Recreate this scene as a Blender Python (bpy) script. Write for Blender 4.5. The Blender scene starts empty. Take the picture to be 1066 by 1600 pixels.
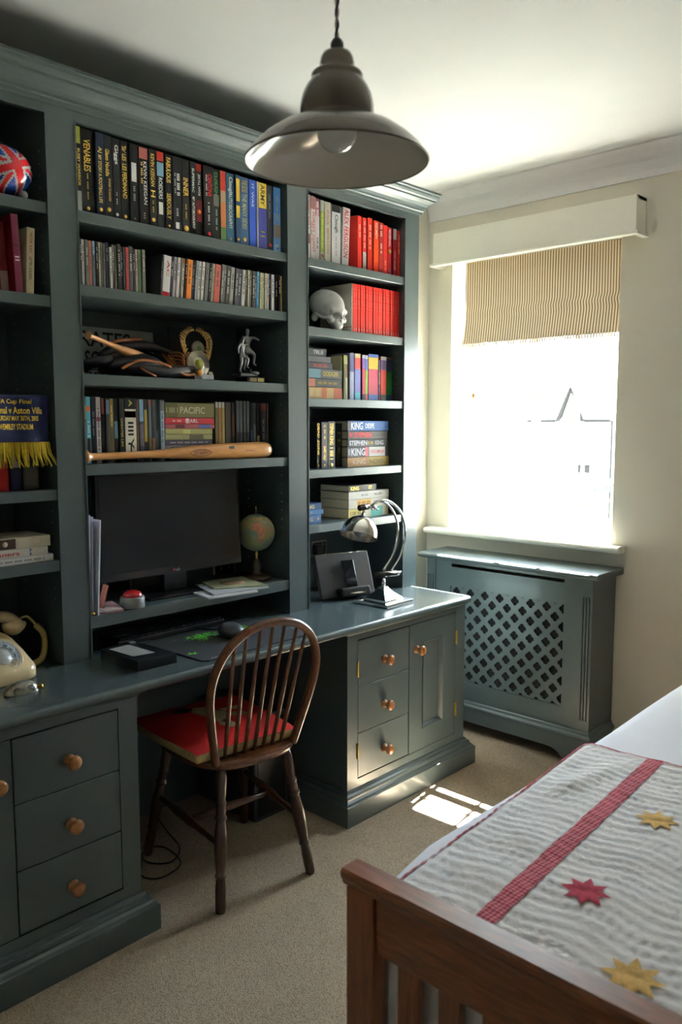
import bpy, bmesh, math, random
from mathutils import Vector, Matrix
random.seed(7)
S = bpy.context.scene
COL = S.collection
PI = math.pi
# ------------------------------------------------------------------ camera
PITCH = math.atan(136 / 1278); YAW = math.atan(1205 / 1285.2); FPX = 1278.0; EYE = 1.53
cd = bpy.data.cameras.new('camera'); cam = bpy.data.objects.new('camera', cd); COL.objects.link(cam)
cd.sensor_fit = 'VERTICAL'; cd.sensor_height = 36.0; cd.lens = FPX / 1600 * 36.0
cam.location = (0, 0, EYE); cam.rotation_euler = (PI / 2 - PITCH, 0, YAW)
cd.clip_start = 0.05; cd.clip_end = 200
cd.dof.use_dof = True; cd.dof.focus_distance = 2.9; cd.dof.aperture_fstop = 4.0
S.camera = cam
_F = Vector((-math.sin(YAW) * math.cos(PITCH), math.cos(YAW) * math.cos(PITCH), -math.sin(PITCH)))
_R = Vector((math.cos(YAW), math.sin(YAW), 0)); _U = _R.cross(_F)
def on_x(px, py, X):
    """point of the plane x = X that a pixel of the photograph looks at"""
    r = _F * FPX + _R * (px - 533) - _U * (py - 800)
    t = X / r.x
    return (r.y * t, EYE + r.z * t)
def yx(px, py, X): return on_x(px, py, X)[0]
# ------------------------------------------------------------------ light
S.view_settings.view_transform = 'Standard'; S.view_settings.look = 'None'
S.view_settings.gamma = 1.0; S.view_settings.exposure = 1.2
try: S.view_settings.use_curve_mapping = False
except Exception: pass
SKY = 17.0; SUNW = 190.0
w = bpy.data.worlds.new('daylight'); S.world = w; w.use_nodes = True
nt = w.node_tree; bg = nt.nodes['Background']
tc = nt.nodes.new('ShaderNodeTexCoord'); sx = nt.nodes.new('ShaderNodeSeparateXYZ')
rp = nt.nodes.new('ShaderNodeValToRGB'); mp = nt.nodes.new('ShaderNodeMapRange')
nt.links.new(tc.outputs['Generated'], sx.inputs[0]); nt.links.new(sx.outputs[2], mp.inputs[0])
mp.inputs[1].default_value = -1; mp.inputs[2].default_value = 1
nt.links.new(mp.outputs[0], rp.inputs[0]); nt.links.new(rp.outputs[0], bg.inputs[0])
rp.color_ramp.elements[0].color = (0.76, 0.75, 0.73, 1); rp.color_ramp.elements[0].position = 0.45
rp.color_ramp.elements[1].color = (0.72, 0.85, 1.0, 1); rp.color_ramp.elements[1].position = 0.62
bg.inputs[1].default_value = SKY
sl = bpy.data.lights.new('sun', 'SUN'); so = bpy.data.objects.new('sun', sl); COL.objects.link(so)
sl.energy = SUNW; sl.angle = math.radians(0.53); sl.color = (1.0, 0.965, 0.91)
so.location = (-4, 8, 8); so.rotation_euler = Vector((0.16, -1.0, -1.54)).to_track_quat('-Z', 'Y').to_euler()
pl = bpy.data.lights.new('window_portal', 'AREA'); po = bpy.data.objects.new('window_portal', pl); COL.objects.link(po)
pl.shape = 'RECTANGLE'; pl.size = 0.90; pl.size_y = 1.38; pl.cycles.is_portal = True
po.location = (-2.0865, 3.80, 1.655); po.rotation_euler = (-PI / 2, 0, 0)
S.cycles.use_denoising = True; S.cycles.max_bounces = 10; S.cycles.diffuse_bounces = 6
S.cycles.sample_clamp_indirect = 8.0; S.cycles.caustics_reflective = True; S.cycles.caustics_refractive = False; S.cycles.blur_glossy = 1.0

# ------------------------------------------------------------------ materials
def lin(c): return c / 12.92 if c <= 0.04045 else ((c + 0.055) / 1.055) ** 2.4
def rgb(h, g=1.0):
    if isinstance(h, tuple): return tuple(min(0.9, x * g) for x in h)
    return tuple(min(0.88, lin(int(h[i:i + 2], 16) / 255) * g) for i in (0, 2, 4))
_mc = {}
def mat(h, rough=0.5, metal=0.0, g=1.0, noise=0.06, coat=0.0, bump=0.0, scale=60.0, spec=None, name=None):
    k = (h, rough, metal, g, noise, coat, bump, scale, spec)
    if k in _mc: return _mc[k]
    m = bpy.data.materials.new(name or 'surface_%s' % (h if isinstance(h, str) else 'mix')); m.use_nodes = True
    nt = m.node_tree; b = nt.nodes['Principled BSDF']; c = rgb(h, g)
    tc = nt.nodes.new('ShaderNodeTexCoord'); n = nt.nodes.new('ShaderNodeTexNoise')
    n.inputs['Scale'].default_value = scale; n.inputs['Detail'].default_value = 3
    nt.links.new(tc.outputs['Object'], n.inputs['Vector'])
    r = nt.nodes.new('ShaderNodeValToRGB'); nt.links.new(n.outputs[0], r.inputs[0])
    r.color_ramp.elements[0].position = 0.3; r.color_ramp.elements[1].position = 0.7
    r.color_ramp.elements[0].color = tuple(x * (1 - noise) for x in c) + (1,)
    r.color_ramp.elements[1].color = tuple(min(1, x * (1 + noise)) for x in c) + (1,)
    nt.links.new(r.outputs[0], b.inputs['Base Color'])
    b.inputs['Roughness'].default_value = rough; b.inputs['Metallic'].default_value = metal
    if coat: b.inputs['Coat Weight'].default_value = coat; b.inputs['Coat Roughness'].default_value = 0.12
    if spec is not None: b.inputs['Specular IOR Level'].default_value = spec
    if bump:
        bp = nt.nodes.new('ShaderNodeBump'); bp.inputs['Strength'].default_value = bump; bp.inputs['Distance'].default_value = 0.002
        nt.links.new(n.outputs[0], bp.inputs['Height']); nt.links.new(bp.outputs[0], b.inputs['Normal'])
    _mc[k] = m; return m
def wood(name, a, b_, scale=(1, 1, 14), rough=0.4, coat=0.2, axis_noise=9.0):
    m = bpy.data.materials.new(name); m.use_nodes = True; nt = m.node_tree; b = nt.nodes['Principled BSDF']
    tc = nt.nodes.new('ShaderNodeTexCoord'); mpg = nt.nodes.new('ShaderNodeMapping'); mpg.inputs['Scale'].default_value = scale
    n = nt.nodes.new('ShaderNodeTexNoise'); n.inputs['Scale'].default_value = axis_noise; n.inputs['Detail'].default_value = 6; n.inputs['Distortion'].default_value = 1.2
    r = nt.nodes.new('ShaderNodeValToRGB')
    nt.links.new(tc.outputs['Object'], mpg.inputs[0]); nt.links.new(mpg.outputs[0], n.inputs['Vector']); nt.links.new(n.outputs[0], r.inputs[0])
    r.color_ramp.elements[0].position = 0.3; r.color_ramp.elements[1].position = 0.72
    r.color_ramp.elements[0].color = rgb(a) + (1,); r.color_ramp.elements[1].color = rgb(b_) + (1,)
    nt.links.new(r.outputs[0], b.inputs['Base Color']); b.inputs['Roughness'].default_value = rough
    b.inputs['Coat Weight'].default_value = coat; b.inputs['Coat Roughness'].default_value = 0.2
    return m
def glassy(name, tint=(1, 1, 1), rough=0.0, ior=1.45):
    m = bpy.data.materials.new(name); m.use_nodes = True; b = m.node_tree.nodes['Principled BSDF']
    b.inputs['Base Color'].default_value = tint + (1,); b.inputs['Roughness'].default_value = rough
    b.inputs['Transmission Weight'].default_value = 1.0; b.inputs['IOR'].default_value = ior
    return m
PAINT = mat('566365', 0.36, g=0.84, noise=0.03, coat=0.15, name='dark_teal_grey_eggshell_paint')
PAINT_TOP = mat('566365', 0.27, g=0.84, noise=0.04, coat=0.3, scale=30, name='dark_teal_grey_worktop_paint')
GAP = mat('0c0f10', 0.9)
WALL = mat('dad4c6', 0.85, noise=0.015, scale=8, bump=0.05, name='cream_wall_paint')
CEIL = mat('eeeeee', 0.9, noise=0.01, scale=6, name='white_ceiling_paint')
TRIMW = mat('efece0', 0.45, noise=0.01, name='off_white_gloss')
COVING = mat('f0eef0', 0.8, noise=0.01, name='white_coving')
BRASS = mat('c9a24d', 0.28, metal=1.0, noise=0.05)
CHROME = mat('e2dfdc', 0.10, metal=1.0, noise=0.02, name='polished_nickel')
NICKEL = mat('55504c', 0.25, metal=1.0, noise=0.05)
KNOB = wood('warm_oak_knob', '8a5226', 'b27a44', (6, 6, 20), 0.3, 0.5)
BLACKP = mat('141516', 0.35, noise=0.05)
BLACKM = mat('1c1e20', 0.7, noise=0.08)
WHITEP = mat('e9e7e1', 0.5, noise=0.02)
PAGES = mat('e0d6bc', 0.9, noise=0.08, scale=200, name='paper_page_edges')
GOLD = mat('f0c95a', 0.35, metal=0.35, noise=0.05, name='gold_foil')
ELM = wood('worn_elm_wood', '472412', '824c28', (9, 9, 1.6), 0.3, 0.5)
ELM_D = wood('dark_elm_wood', '2c170d', '4c2c1a', (9, 9, 1.6), 0.3, 0.5)
PINE = wood('honey_stained_pine', '66381d', '90522d', (1.2, 11, 11), 0.33, 0.45)
PINE_V = wood('honey_stained_pine_upright', '66381d', '90522d', (11, 11, 1.2), 0.33, 0.35)
BATW = wood('varnished_ash', 'c0864a', 'd89c5e', (10, 1.0, 10), 0.3, 0.5)

# ------------------------------------------------------------------ mesh builder
class MB:
    def __init__(s): s.bm = bmesh.new(); s.mats = []; s.smooth = False
    def mi(s, m):
        if m not in s.mats: s.mats.append(m)
        return s.mats.index(m)
    def faces(s, vs, fs, m, M=None, smooth=False):
        i = s.mi(m); V = [s.bm.verts.new(M @ Vector(v) if M else Vector(v)) for v in vs]; out = []
        for f in fs:
            try:
                F = s.bm.faces.new([V[k] for k in f]); F.material_index = i; F.smooth = smooth; out.append(F)
            except ValueError: pass
        return V, out
    def box(s, x0, x1, y0, y1, z0, z1, m, M=None, bev=0.0, seg=2):
        vs = [(x, y, z) for x in (x0, x1) for y in (y0, y1) for z in (z0, z1)]
        V, F = s.faces(vs, [(0, 1, 3, 2), (4, 6, 7, 5), (0, 4, 5, 1), (2, 3, 7, 6), (0, 2, 6, 4), (1, 5, 7, 3)], m, M)
        if bev > 0:
            es = list({e for f in F for e in f.edges})
            bmesh.ops.bevel(s.bm, geom=es, offset=bev, segments=seg, affect='EDGES', profile=0.5, clamp_overlap=True)
        return s
    def prism(s, poly, a0, a1, m, axis='y', M=None, smooth=False):
        """poly of 2-D points swept along an axis: y -> (x,z), x -> (y,z), z -> (x,y)"""
        def P(p, a): return {'y': (p[0], a, p[1]), 'x': (a, p[0], p[1]), 'z': (p[0], p[1], a)}[axis]
        n = len(poly); vs = [P(p, a0) for p in poly] + [P(p, a1) for p in poly]
        fs = [(i, (i + 1) % n, n + (i + 1) % n, n + i) for i in range(n)] + [tuple(range(n))[::-1], tuple(range(n, 2 * n))]
        s.faces(vs, fs, m, M, smooth); return s
    def lathe(s, prof, m, M=None, seg=32, cap=True, sx=1, sy=1):
        vs = []; n = len(prof)
        for k in range(seg):
            a = 2 * PI * k / seg
            for r, z in prof: vs.append((r * math.cos(a) * sx, r * math.sin(a) * sy, z))
        fs = [(k * n + i, ((k + 1) % seg) * n + i, ((k + 1) % seg) * n + i + 1, k * n + i + 1) for k in range(seg) for i in range(n - 1)]
        if cap:
            if prof[0][0] > 1e-5: fs.append(tuple(k * n for k in range(seg))[::-1])
            if prof[-1][0] > 1e-5: fs.append(tuple(k * n + n - 1 for k in range(seg)))
        V, F = s.faces(vs, fs, m, M, True)
        return s
    def tube(s, pts, r, m, seg=10, closed=False, M=None, flat=1.0, up=None):
        pts = [Vector(p) for p in pts]; n = len(pts); rs = r if isinstance(r, (list, tuple)) else [r] * n
        vs = []; prev = None
        for i in range(n):
            if closed: t = pts[(i + 1) % n] - pts[i - 1]
            else: t = pts[min(i + 1, n - 1)] - pts[max(i - 1, 0)]
            t.normalize()
            if prev is None:
                u = Vector(up) if up else (Vector((0, 0, 1)) if abs(t.z) < 0.9 else Vector((1, 0, 0)))
            else: u = prev
            u = (u - t * u.dot(t)).normalized(); v = t.cross(u); prev = u
            for k in range(seg):
                a = 2 * PI * k / seg
                vs.append(pts[i] + (u * math.cos(a) * flat + v * math.sin(a)) * rs[i])
        fs = []
        for i in range(n if closed else n - 1):
            j = (i + 1) % n
            for k in range(seg): fs.append((i * seg + k, i * seg + (k + 1) % seg, j * seg + (k + 1) % seg, j * seg + k))
        if not closed: fs += [tuple(range(seg))[::-1], tuple(range((n - 1) * seg, n * seg))]
        s.faces(vs, fs, m, M, True); return s
    def ball(s, c, r, m, M=None, seg=20, rings=12, sc=(1, 1, 1)):
        T = Matrix.Translation(c) @ Matrix.Diagonal((r * sc[0], r * sc[1], r * sc[2], 1))
        prof = [(math.sin(PI * i / rings), -math.cos(PI * i / rings)) for i in range(rings + 1)]
        s.lathe(prof, m, (M @ T) if M else T, seg, False); return s
    def build(s, name, parent=None, world=True, weld=True):
        if weld: bmesh.ops.remove_doubles(s.bm, verts=s.bm.verts, dist=1e-6)
        bmesh.ops.recalc_face_normals(s.bm, faces=s.bm.faces)
        me = bpy.data.meshes.new(name)
        if parent is not None and world: s.bm.transform(parent_matrix(parent).inverted())
        s.bm.to_mesh(me); s.bm.free()
        for m in s.mats: me.materials.append(m)
        o = bpy.data.objects.new(name, me); COL.objects.link(o)
        if parent is not None: o.parent = parent
        return o
def parent_matrix(o):
    M = o.matrix_basis.copy()
    p = o.parent
    while p is not None: M = p.matrix_basis @ M; p = p.parent
    return M
def thing(name, label, cat, loc=(0, 0, 0), rot=(0, 0, 0), group=None):
    o = bpy.data.objects.new(name, None); COL.objects.link(o); o.empty_display_size = 0.05
    o.location = loc; o.rotation_euler = rot; o['label'] = label; o['category'] = cat
    if group: o['group'] = group
    return o
def tag(o, label, cat, group=None):
    o['label'] = label; o['category'] = cat
    if group: o['group'] = group
    return o
def struct(name, mb):
    o = mb.build(name); o['kind'] = 'structure'; return o
def align(p0, p1):
    """matrix taking local z to p0->p1 with the origin at p0"""
    d = Vector(p1) - Vector(p0); return Matrix.Translation(p0) @ d.to_track_quat('Z', 'Y').to_matrix().to_4x4()
def subsurf(o, lv=1):
    md = o.modifiers.new('smooth', 'SUBSURF'); md.levels = lv; md.render_levels = lv; return o
def spline(pts, n=8, closed=False):
    P = [Vector(p) for p in pts]; out = []; N = len(P)
    for i in range(N if closed else N - 1):
        a, b, c, d = (P[(i - 1) % N], P[i], P[(i + 1) % N], P[(i + 2) % N]) if closed else (P[max(i - 1, 0)], P[i], P[i + 1], P[min(i + 2, N - 1)])
        for k in range(n):
            t = k / n
            out.append(0.5 * ((2 * b) + (c - a) * t + (2 * a - 5 * b + 4 * c - d) * t * t + (3 * b - a - 3 * c + d) * t ** 3))
    if not closed: out.append(P[-1])
    return out
_tx = {}
def glyphs(txt, off=0.012, shear=0.0):
    k = (txt, off, shear)
    if k in _tx: return _tx[k]
    cu = bpy.data.curves.new('lettering', 'FONT'); cu.body = txt; cu.offset = off; cu.resolution_u = 3; cu.shear = shear
    o = bpy.data.objects.new('lettering', cu); COL.objects.link(o)
    dg = bpy.context.evaluated_depsgraph_get(); me = bpy.data.meshes.new_from_object(o.evaluated_get(dg))
    vs = [tuple(v.co) for v in me.vertices]; fs = [tuple(p.vertices) for p in me.polygons]
    bpy.data.objects.remove(o); bpy.data.meshes.remove(me)
    if vs:
        x0 = min(v[0] for v in vs); x1 = max(v[0] for v in vs); y0 = min(v[1] for v in vs); y1 = max(v[1] for v in vs)
        vs = [((v[0] - x0) / max(x1 - x0, 1e-6), (v[1] - y0) / max(y1 - y0, 1e-6), 0) for v in vs]
    _tx[k] = (vs, fs); return _tx[k]
def write(mb, txt, org, dx, dy, wd, ht, m, off=0.012, shear=0.0):
    """lettering: org = lower left corner, dx/dy unit directions, wd x ht the size of the whole line"""
    vs, fs = glyphs(txt, off, shear); o = Vector(org); dx = Vector(dx); dy = Vector(dy)
    mb.faces([o + dx * v[0] * wd + dy * v[1] * ht for v in vs], fs, m)

# ================================================================== ROOM
XW, YW, ZC = -2.69, 3.55, 2.70          # bookcase wall, window wall, ceiling
XR, YB = 1.8, -1.6
WX0, WX1, WZ0, WZ1, YO = -2.54, -1.633, 0.955, 2.36, 3.86
carpet = bpy.data.materials.new('beige_loop_carpet'); carpet.use_nodes = True
nt = carpet.node_tree; b = nt.nodes['Principled BSDF']; tc = nt.nodes.new('ShaderNodeTexCoord')
v = nt.nodes.new('ShaderNodeTexVoronoi'); v.inputs['Scale'].default_value = 260; n2 = nt.nodes.new('ShaderNodeTexNoise'); n2.inputs['Scale'].default_value = 5; n2.inputs['Detail'].default_value = 8
nt.links.new(tc.outputs['Object'], v.inputs['Vector']); nt.links.new(tc.outputs['Object'], n2.inputs['Vector'])
r = nt.nodes.new('ShaderNodeValToRGB'); nt.links.new(v.outputs['Distance'], r.inputs[0])
r.color_ramp.elements[0].color = rgb('d6c6b0') + (1,); r.color_ramp.elements[1].color = rgb('a08f7a') + (1,); r.color_ramp.elements[1].position = 0.75
mx = nt.nodes.new('ShaderNodeMixRGB'); mx.blend_type = 'MULTIPLY'; mx.inputs[0].default_value = 0.22
nt.links.new(r.outputs[0], mx.inputs[1]); nt.links.new(n2.outputs[0], mx.inputs[2]); nt.links.new(mx.outputs[0], b.inputs['Base Color'])
b.inputs['Roughness'].default_value = 1.0; b.inputs['Specular IOR Level'].default_value = 0.1
bp = nt.nodes.new('ShaderNodeBump'); bp.inputs['Strength'].default_value = 0.6; bp.inputs['Distance'].default_value = 0.004; bp.invert = True
nt.links.new(v.outputs['Distance'], bp.inputs['Height']); nt.links.new(bp.outputs[0], b.inputs['Normal'])
struct('floor', MB().box(XW - .1, XR + .1, YB - .1, YW, -0.1, 0, carpet))
struct('ceiling', MB().box(XW - .1, XR + .1, YB - .1, YW + .3, ZC, ZC + .1, CEIL))
struct('wall_left', MB().box(XW - .1, XW, YB - .1, YW, -.1, ZC, WALL))
struct('wall_right', MB().box(XR, XR + .1, YB - .1, YW + .3, -.1, ZC, WALL))
struct('wall_back', MB().box(XW, XR, YB - .1, YB, -.1, ZC, WALL))
wm = MB()
wm.box(XW - .1, WX0, YW, YO, -.1, ZC, WALL); wm.box(WX1, XR, YW, YO, -.1, ZC, WALL)
wm.box(WX0, WX1, YW, YO, -.1, WZ0, WALL); wm.box(WX0, WX1, YW, YO, WZ1, ZC, WALL)
struct('wall_window', wm)
# coving: concave moulding with a small step at each edge
cv = [(0, 0), (0, -.117), (.008, -.117), (.008, -.108)] + [(.1 - .092 * math.cos(a * PI / 16), -.108 + .1 * (1 - 1) + .098 * math.sin(a * PI / 16) * 1.0) for a in range(1, 8)] + [(.1, -.008), (.11, -.008), (.11, 0)]
cv = [(0, 0), (0, -.117), (.006, -.117), (.006, -.108)] + [(.006 + .094 * (1 - math.cos(t)), -.108 + .1 * math.sin(t)) for t in [PI / 2 * k / 8 for k in range(9)]] + [(.108, -.008), (.108, 0)]
struct('trim_1', MB().prism([(YW - a, ZC + z) for a, z in cv], XW, XR, COVING, 'x'))
struct('trim_2', MB().prism([(XW + a, ZC + z) for a, z in cv], YB, YW - .1, COVING, 'y'))
struct('trim_3', MB().prism([(XR - a, ZC + z) for a, z in cv], YB, YW - .1, COVING, 'y'))
sk = [(0, 0), (.018, 0), (.018, .10), (.012, .11), (.012, .125), (.004, .14), (0, .14)]
struct('baseboard_window', MB().prism([(YW - a, z) for a, z in sk], -1.56, XR, TRIMW, 'x'))
struct('baseboard_right', MB().prism([(XR - a, z) for a, z in sk], YB, YW - .02, TRIMW, 'y'))
struct('baseboard_back', MB().prism([(YB + a, z) for a, z in sk], XW, XR - .02, TRIMW, 'x'))
# window: frame, casements, glass, sill board
wf = MB(); Y0, Y1 = 3.72, 3.78
wf.box(WX0, WX0 + .045, Y0, Y1, WZ0, WZ1, TRIMW, bev=.004); wf.box(WX1 - .045, WX1, Y0, Y1, WZ0, WZ1, TRIMW, bev=.004)
wf.box(WX0 + .045, WX1 - .045, Y0, Y1, WZ1 - .05, WZ1, TRIMW, bev=.004); wf.box(WX0 + .045, WX1 - .045, Y0, Y1, WZ0, WZ0 + .06, TRIMW, bev=.004)
wf.box(-2.163, -2.137, Y0 + .005, Y1 - .005, WZ0 + .06, WZ1 - .05, TRIMW, bev=.003)
win = wf.build('window_1'); win['kind'] = 'structure'
wb = MB(); wb.box(-1.936, -1.92, Y0 + .012, Y1 - .012, WZ0 + .06, WZ1 - .05, TRIMW); wb.build('glazing_bar', win)
gm = bpy.data.materials.new('window_glass'); gm.use_nodes = True; gnt = gm.node_tree; gnt.nodes.remove(gnt.nodes['Principled BSDF'])
gt = gnt.nodes.new('ShaderNodeBsdfTransparent'); gt.inputs[0].default_value = (.96, .98, .97, 1); gg = gnt.nodes.new('ShaderNodeBsdfGlossy'); gg.inputs['Roughness'].default_value = 0.02
gx = gnt.nodes.new('ShaderNodeMixShader'); gx.inputs[0].default_value = 0.05
gnt.links.new(gt.outputs[0], gx.inputs[1]); gnt.links.new(gg.outputs[0], gx.inputs[2]); gnt.links.new(gx.outputs[0], gnt.nodes['Material Output'].inputs[0])
MB().box(WX0 + .045, WX1 - .045, 3.748, 3.752, WZ0 + .06, WZ1 - .05, gm).build('pane', win)
sb = MB(); sp = [(3.72, .955), (3.49, .955)] + [(3.49 - .015 * math.sin(t), .97 - .015 * math.cos(t)) for t in [PI * k / 6 for k in range(1, 6)]] + [(3.49, .985), (3.72, .985)]
sb.prism(sp, WX0 - .115, WX1 + .065, TRIMW, 'x')
o = struct('trim_4', sb)
# added slats outside, unseen, shaped to cut the floor sun patch into bars
TIMB = wood('shade_slat_timber', '8a8072', 'b3a893', (2, 12, 2), 0.8, 0.0)
c = bpy.data.objects.new('added_shade_slats', None); COL.objects.link(c); c.location = (-2.1, YO, 2.4); c['kind'] = 'structure'
def slat(yf0, yf1, z=2.50, x0=-3.9, x1=-1.3):   # a slat that shades floor strip yf0..yf1
    MB().box(x0, x1, yf0 + z / 1.54, yf1 + z / 1.54, z - .008, z, TIMB).build('slat', c)
slat(2.722, 2.85); slat(2.622, 2.688); slat(2.573, 2.598); slat(2.25, 2.487)
MB().box(-3.9, -3.86, YO, 4.50, 2.44, 2.49, TIMB).build('bracket', c); MB().box(-1.34, -1.3, YO, 4.50, 2.44, 2.49, TIMB).build('bracket', c)
# outdoors: pale ground and the neighbouring house
struct('ground', MB().box(-40, 30, YO + .3, 70, -2.9, -2.7, mat('c9c4b4', 0.95, g=0.8, noise=0.15, scale=0.6, name='pale_paving_and_grass')))
HB = mat('e3dccb', 0.9, noise=0.06, name='pale_render'); RT = mat('8a7a74', 0.9, noise=0.1, name='roof_tile'); VG = mat('151516', 0.9, spec=.1)
h = thing('house', 'pale neighbouring house with a steep gable seen through the window', 'house', (-10, 17, -2.7))
HX0 = -16.0; HX1 = -7.9; HY = 17.0
ez = 1.63
MB().box(HX0, HX1, HY, HY + 7, -2.7, ez, HB).build('wall', h)
gxc = -8.70; gh = .62; gw = .36
g = MB(); g.prism([(gxc - gw * 1.0, ez), (gxc + gw, ez), (gxc, ez + gh)], HY - .25, HY + 3, HB, 'y'); g.build('gable', h)
g = MB(); g.prism([(HY - .35, ez), (HY + 7.3, ez), (HY + 3.5, ez + 2.3)], HX0 - .2, HX1 + .15, HB, 'x'); g.build('roof', h)
g = MB()
for x0, x1 in ((-9.75, gxc - gw), (gxc + gw, HX1 + .15)): g.box(x0, x1, HY - .42, HY - .33, ez - .05, ez + .03, VG)
for sgn in (-1, 1):
    g.prism([(gxc + sgn * gw, ez - .03), (gxc + sgn * (gw - .1), ez - .03), (gxc + sgn * .02, ez + gh), (gxc + sgn * .02, ez + gh + .12)], HY - .4, HY - .27, VG, 'y')
g.box(HX1 + .02, HX1 + .06, HY - .1, HY - .04, -2.7, ez, VG)
g.build('gutter', h)
g = MB()
for wx in (-8.72, -8.50): g.box(wx, wx + .13, HY - .03, HY, .46, .66, VG)
g.build('window', h)
def bush(name, label, c, r, n, colr):
    m = MB(); mm = mat(colr, 0.8, g=1.0, noise=0.3)
    for k in range(n):
        a = Vector((random.gauss(0, 1), random.gauss(0, 1), random.gauss(0, 1))).normalized() * r * random.uniform(.5, 1)
        q = Vector((random.gauss(0, 1), random.gauss(0, 1), random.gauss(0, 1))).to_track_quat('Z', 'Y').to_matrix().to_4x4()
        M = Matrix.Translation(Vector(c) + Vector((a.x, a.y, a.z * .8))) @ q
        s_ = r * .12
        m.faces([(-s_, 0, 0), (0, -s_ * .45, .01), (s_, 0, 0), (0, s_ * .45, .01)], [(0, 1, 2, 3)], mm, M)
    b = thing(name, label, 'shrub', (c[0], c[1], -2.7)); m.build('foliage', b)
    MB().tube([(c[0], c[1], -2.7), (c[0], c[1], c[2])], [.05, .02], mat('5a4632', 0.9)).build('stem', b)
bush('shrub', 'green leafy shrub outside, low at the right side of the window', (-5.77, 12.0, .60), .24, 400, '15603a')
bush('shrub', 'dark twiggy shrub outside, left of the house windows', (-6.72, 12.0, .95), .16, 40, '35594a')

# ================================================================== BUILT-IN FURNITURE
UF = -2.362                      # front plane of the upper bookcase
UB = XW + .002
WT = .775                        # worktop height
ST = [(.53, .62), (1.243, 1.335), (2.22, 2.325), (2.94, 3.038)]
bc = thing('bookcase', 'dark teal-grey painted three-bay bookcase with moulded cornice, standing on the worktop', 'bookcase', (-2.5, 1.78, WT))
m = MB()
for a, b_ in ST: m.box(UB + .012, UF, a, b_, WT, 2.5, PAINT)
for k in range(3): m.box(UF - .022, UF, ST[k][1] + .0003, ST[k + 1][0] - .0003, 2.447, 2.499, PAINT)
m.build('face_frame', bc)
m = MB()
for k in range(3):
    a, b_ = ST[k][1], ST[k + 1][0]; z0 = 2.445
    m.box(UF - .006, UF + .003, a, a + .004, WT + .001, z0, PAINT); m.box(UF - .006, UF + .003, b_ - .004, b_, WT + .001, z0, PAINT); m.box(UF - .006, UF + .003, a, b_, z0, z0 + .004, PAINT)
m.build('bead_moulding', bc)
MB().box(UB, UB + .012, .53, 3.038, WT, 2.5, PAINT).build('back_panel', bc)
MB().box(UB, UF - .001, .53, 3.038, 2.5, 2.52, PAINT).build('top_panel', bc)
# cornice, swept round the front and the window-side end (profile: projection, height)
cp = [(0, 2.475), (.008, 2.475), (.010, 2.487), (.016, 2.49), (.018, 2.498), (.024, 2.508), (.034, 2.520), (.046, 2.528), (.052, 2.530), (.052, 2.536), (.060, 2.540), (.066, 2.548), (.068, 2.556), (.072, 2.558), (.072, 2.568), (0, 2.568)]
n = len(cp); vs = []
for a, z in cp: vs += [(UF + a, .45, z), (UF + a, 3.038 + a, z), (UB, 3.038 + a, z)]
fs = []
for i in range(n):
    j = (i + 1) % n
    fs += [(3 * i, 3 * j, 3 * j + 1, 3 * i + 1), (3 * i + 1, 3 * j + 1, 3 * j + 2, 3 * i + 2)]
m = MB(); m.faces(vs, fs, PAINT); m.build('cornice', bc)
MB().box(UB, UF, .53, 3.038, 2.52, 2.566, PAINT).build('cornice_top', bc)
SH_L = [2.19, 1.918, 1.332, 1.110]; SH_M = [2.188, 1.965, 1.690, 1.403]; SH_R = [2.190, 1.922, 1.638, 1.347, 1.119]
for (a, b_), zs in (((.62, 1.243), SH_L), ((1.335, 2.22), SH_M), ((2.325, 2.94), SH_R)):
    for z in zs: MB().box(UB + .012, UF - .004, a, b_, z - .034, z, PAINT, bev=.0015, seg=1).build('shelf', bc)
MB().box(UB + .012, UF - .002, 1.335, 2.22, .872, .912, PAINT, bev=.0015, seg=1).build('shelf', bc)
m = MB()
for yy, sg in ((2.2195, -1), (2.9395, -1), (1.2425, -1)):
    for k in range(40):
        z = .98 + k * .035
        for xx in (UF - .045, UF - .25): m.box(xx - .002, xx + .002, yy - .0012, yy + .0004, z - .002, z + .002, BRASS)
o = m.build('shelf_peg_holes', bc); o['kind'] = 'stuff'

# worktop
nose = [(-.022, .738), (-2.04 + 2.0, .738)]
wp = [(UB, .745), (-2.045, .745)] + [(-2.035 + .015 * math.sin(t), .760 - .015 * math.cos(t)) for t in [PI * k / 8 for k in range(0, 9)]] + [(-2.05, .775), (UB, .775)]
m = MB(); m.prism(wp, .50, 3.0, PAINT_TOP, 'y')
m.prism([(3.0, .745)] + [(3.0 + .015 * math.sin(t), .760 - .015 * math.cos(t)) for t in [PI * k / 8 for k in range(1, 8)]] + [(3.0, .775)], UB, -2.03, PAINT_TOP, 'x')
o = m.build('worktop'); tag(o, 'long continuous dark teal-grey desk worktop with rounded front edge', 'worktop')

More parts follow.
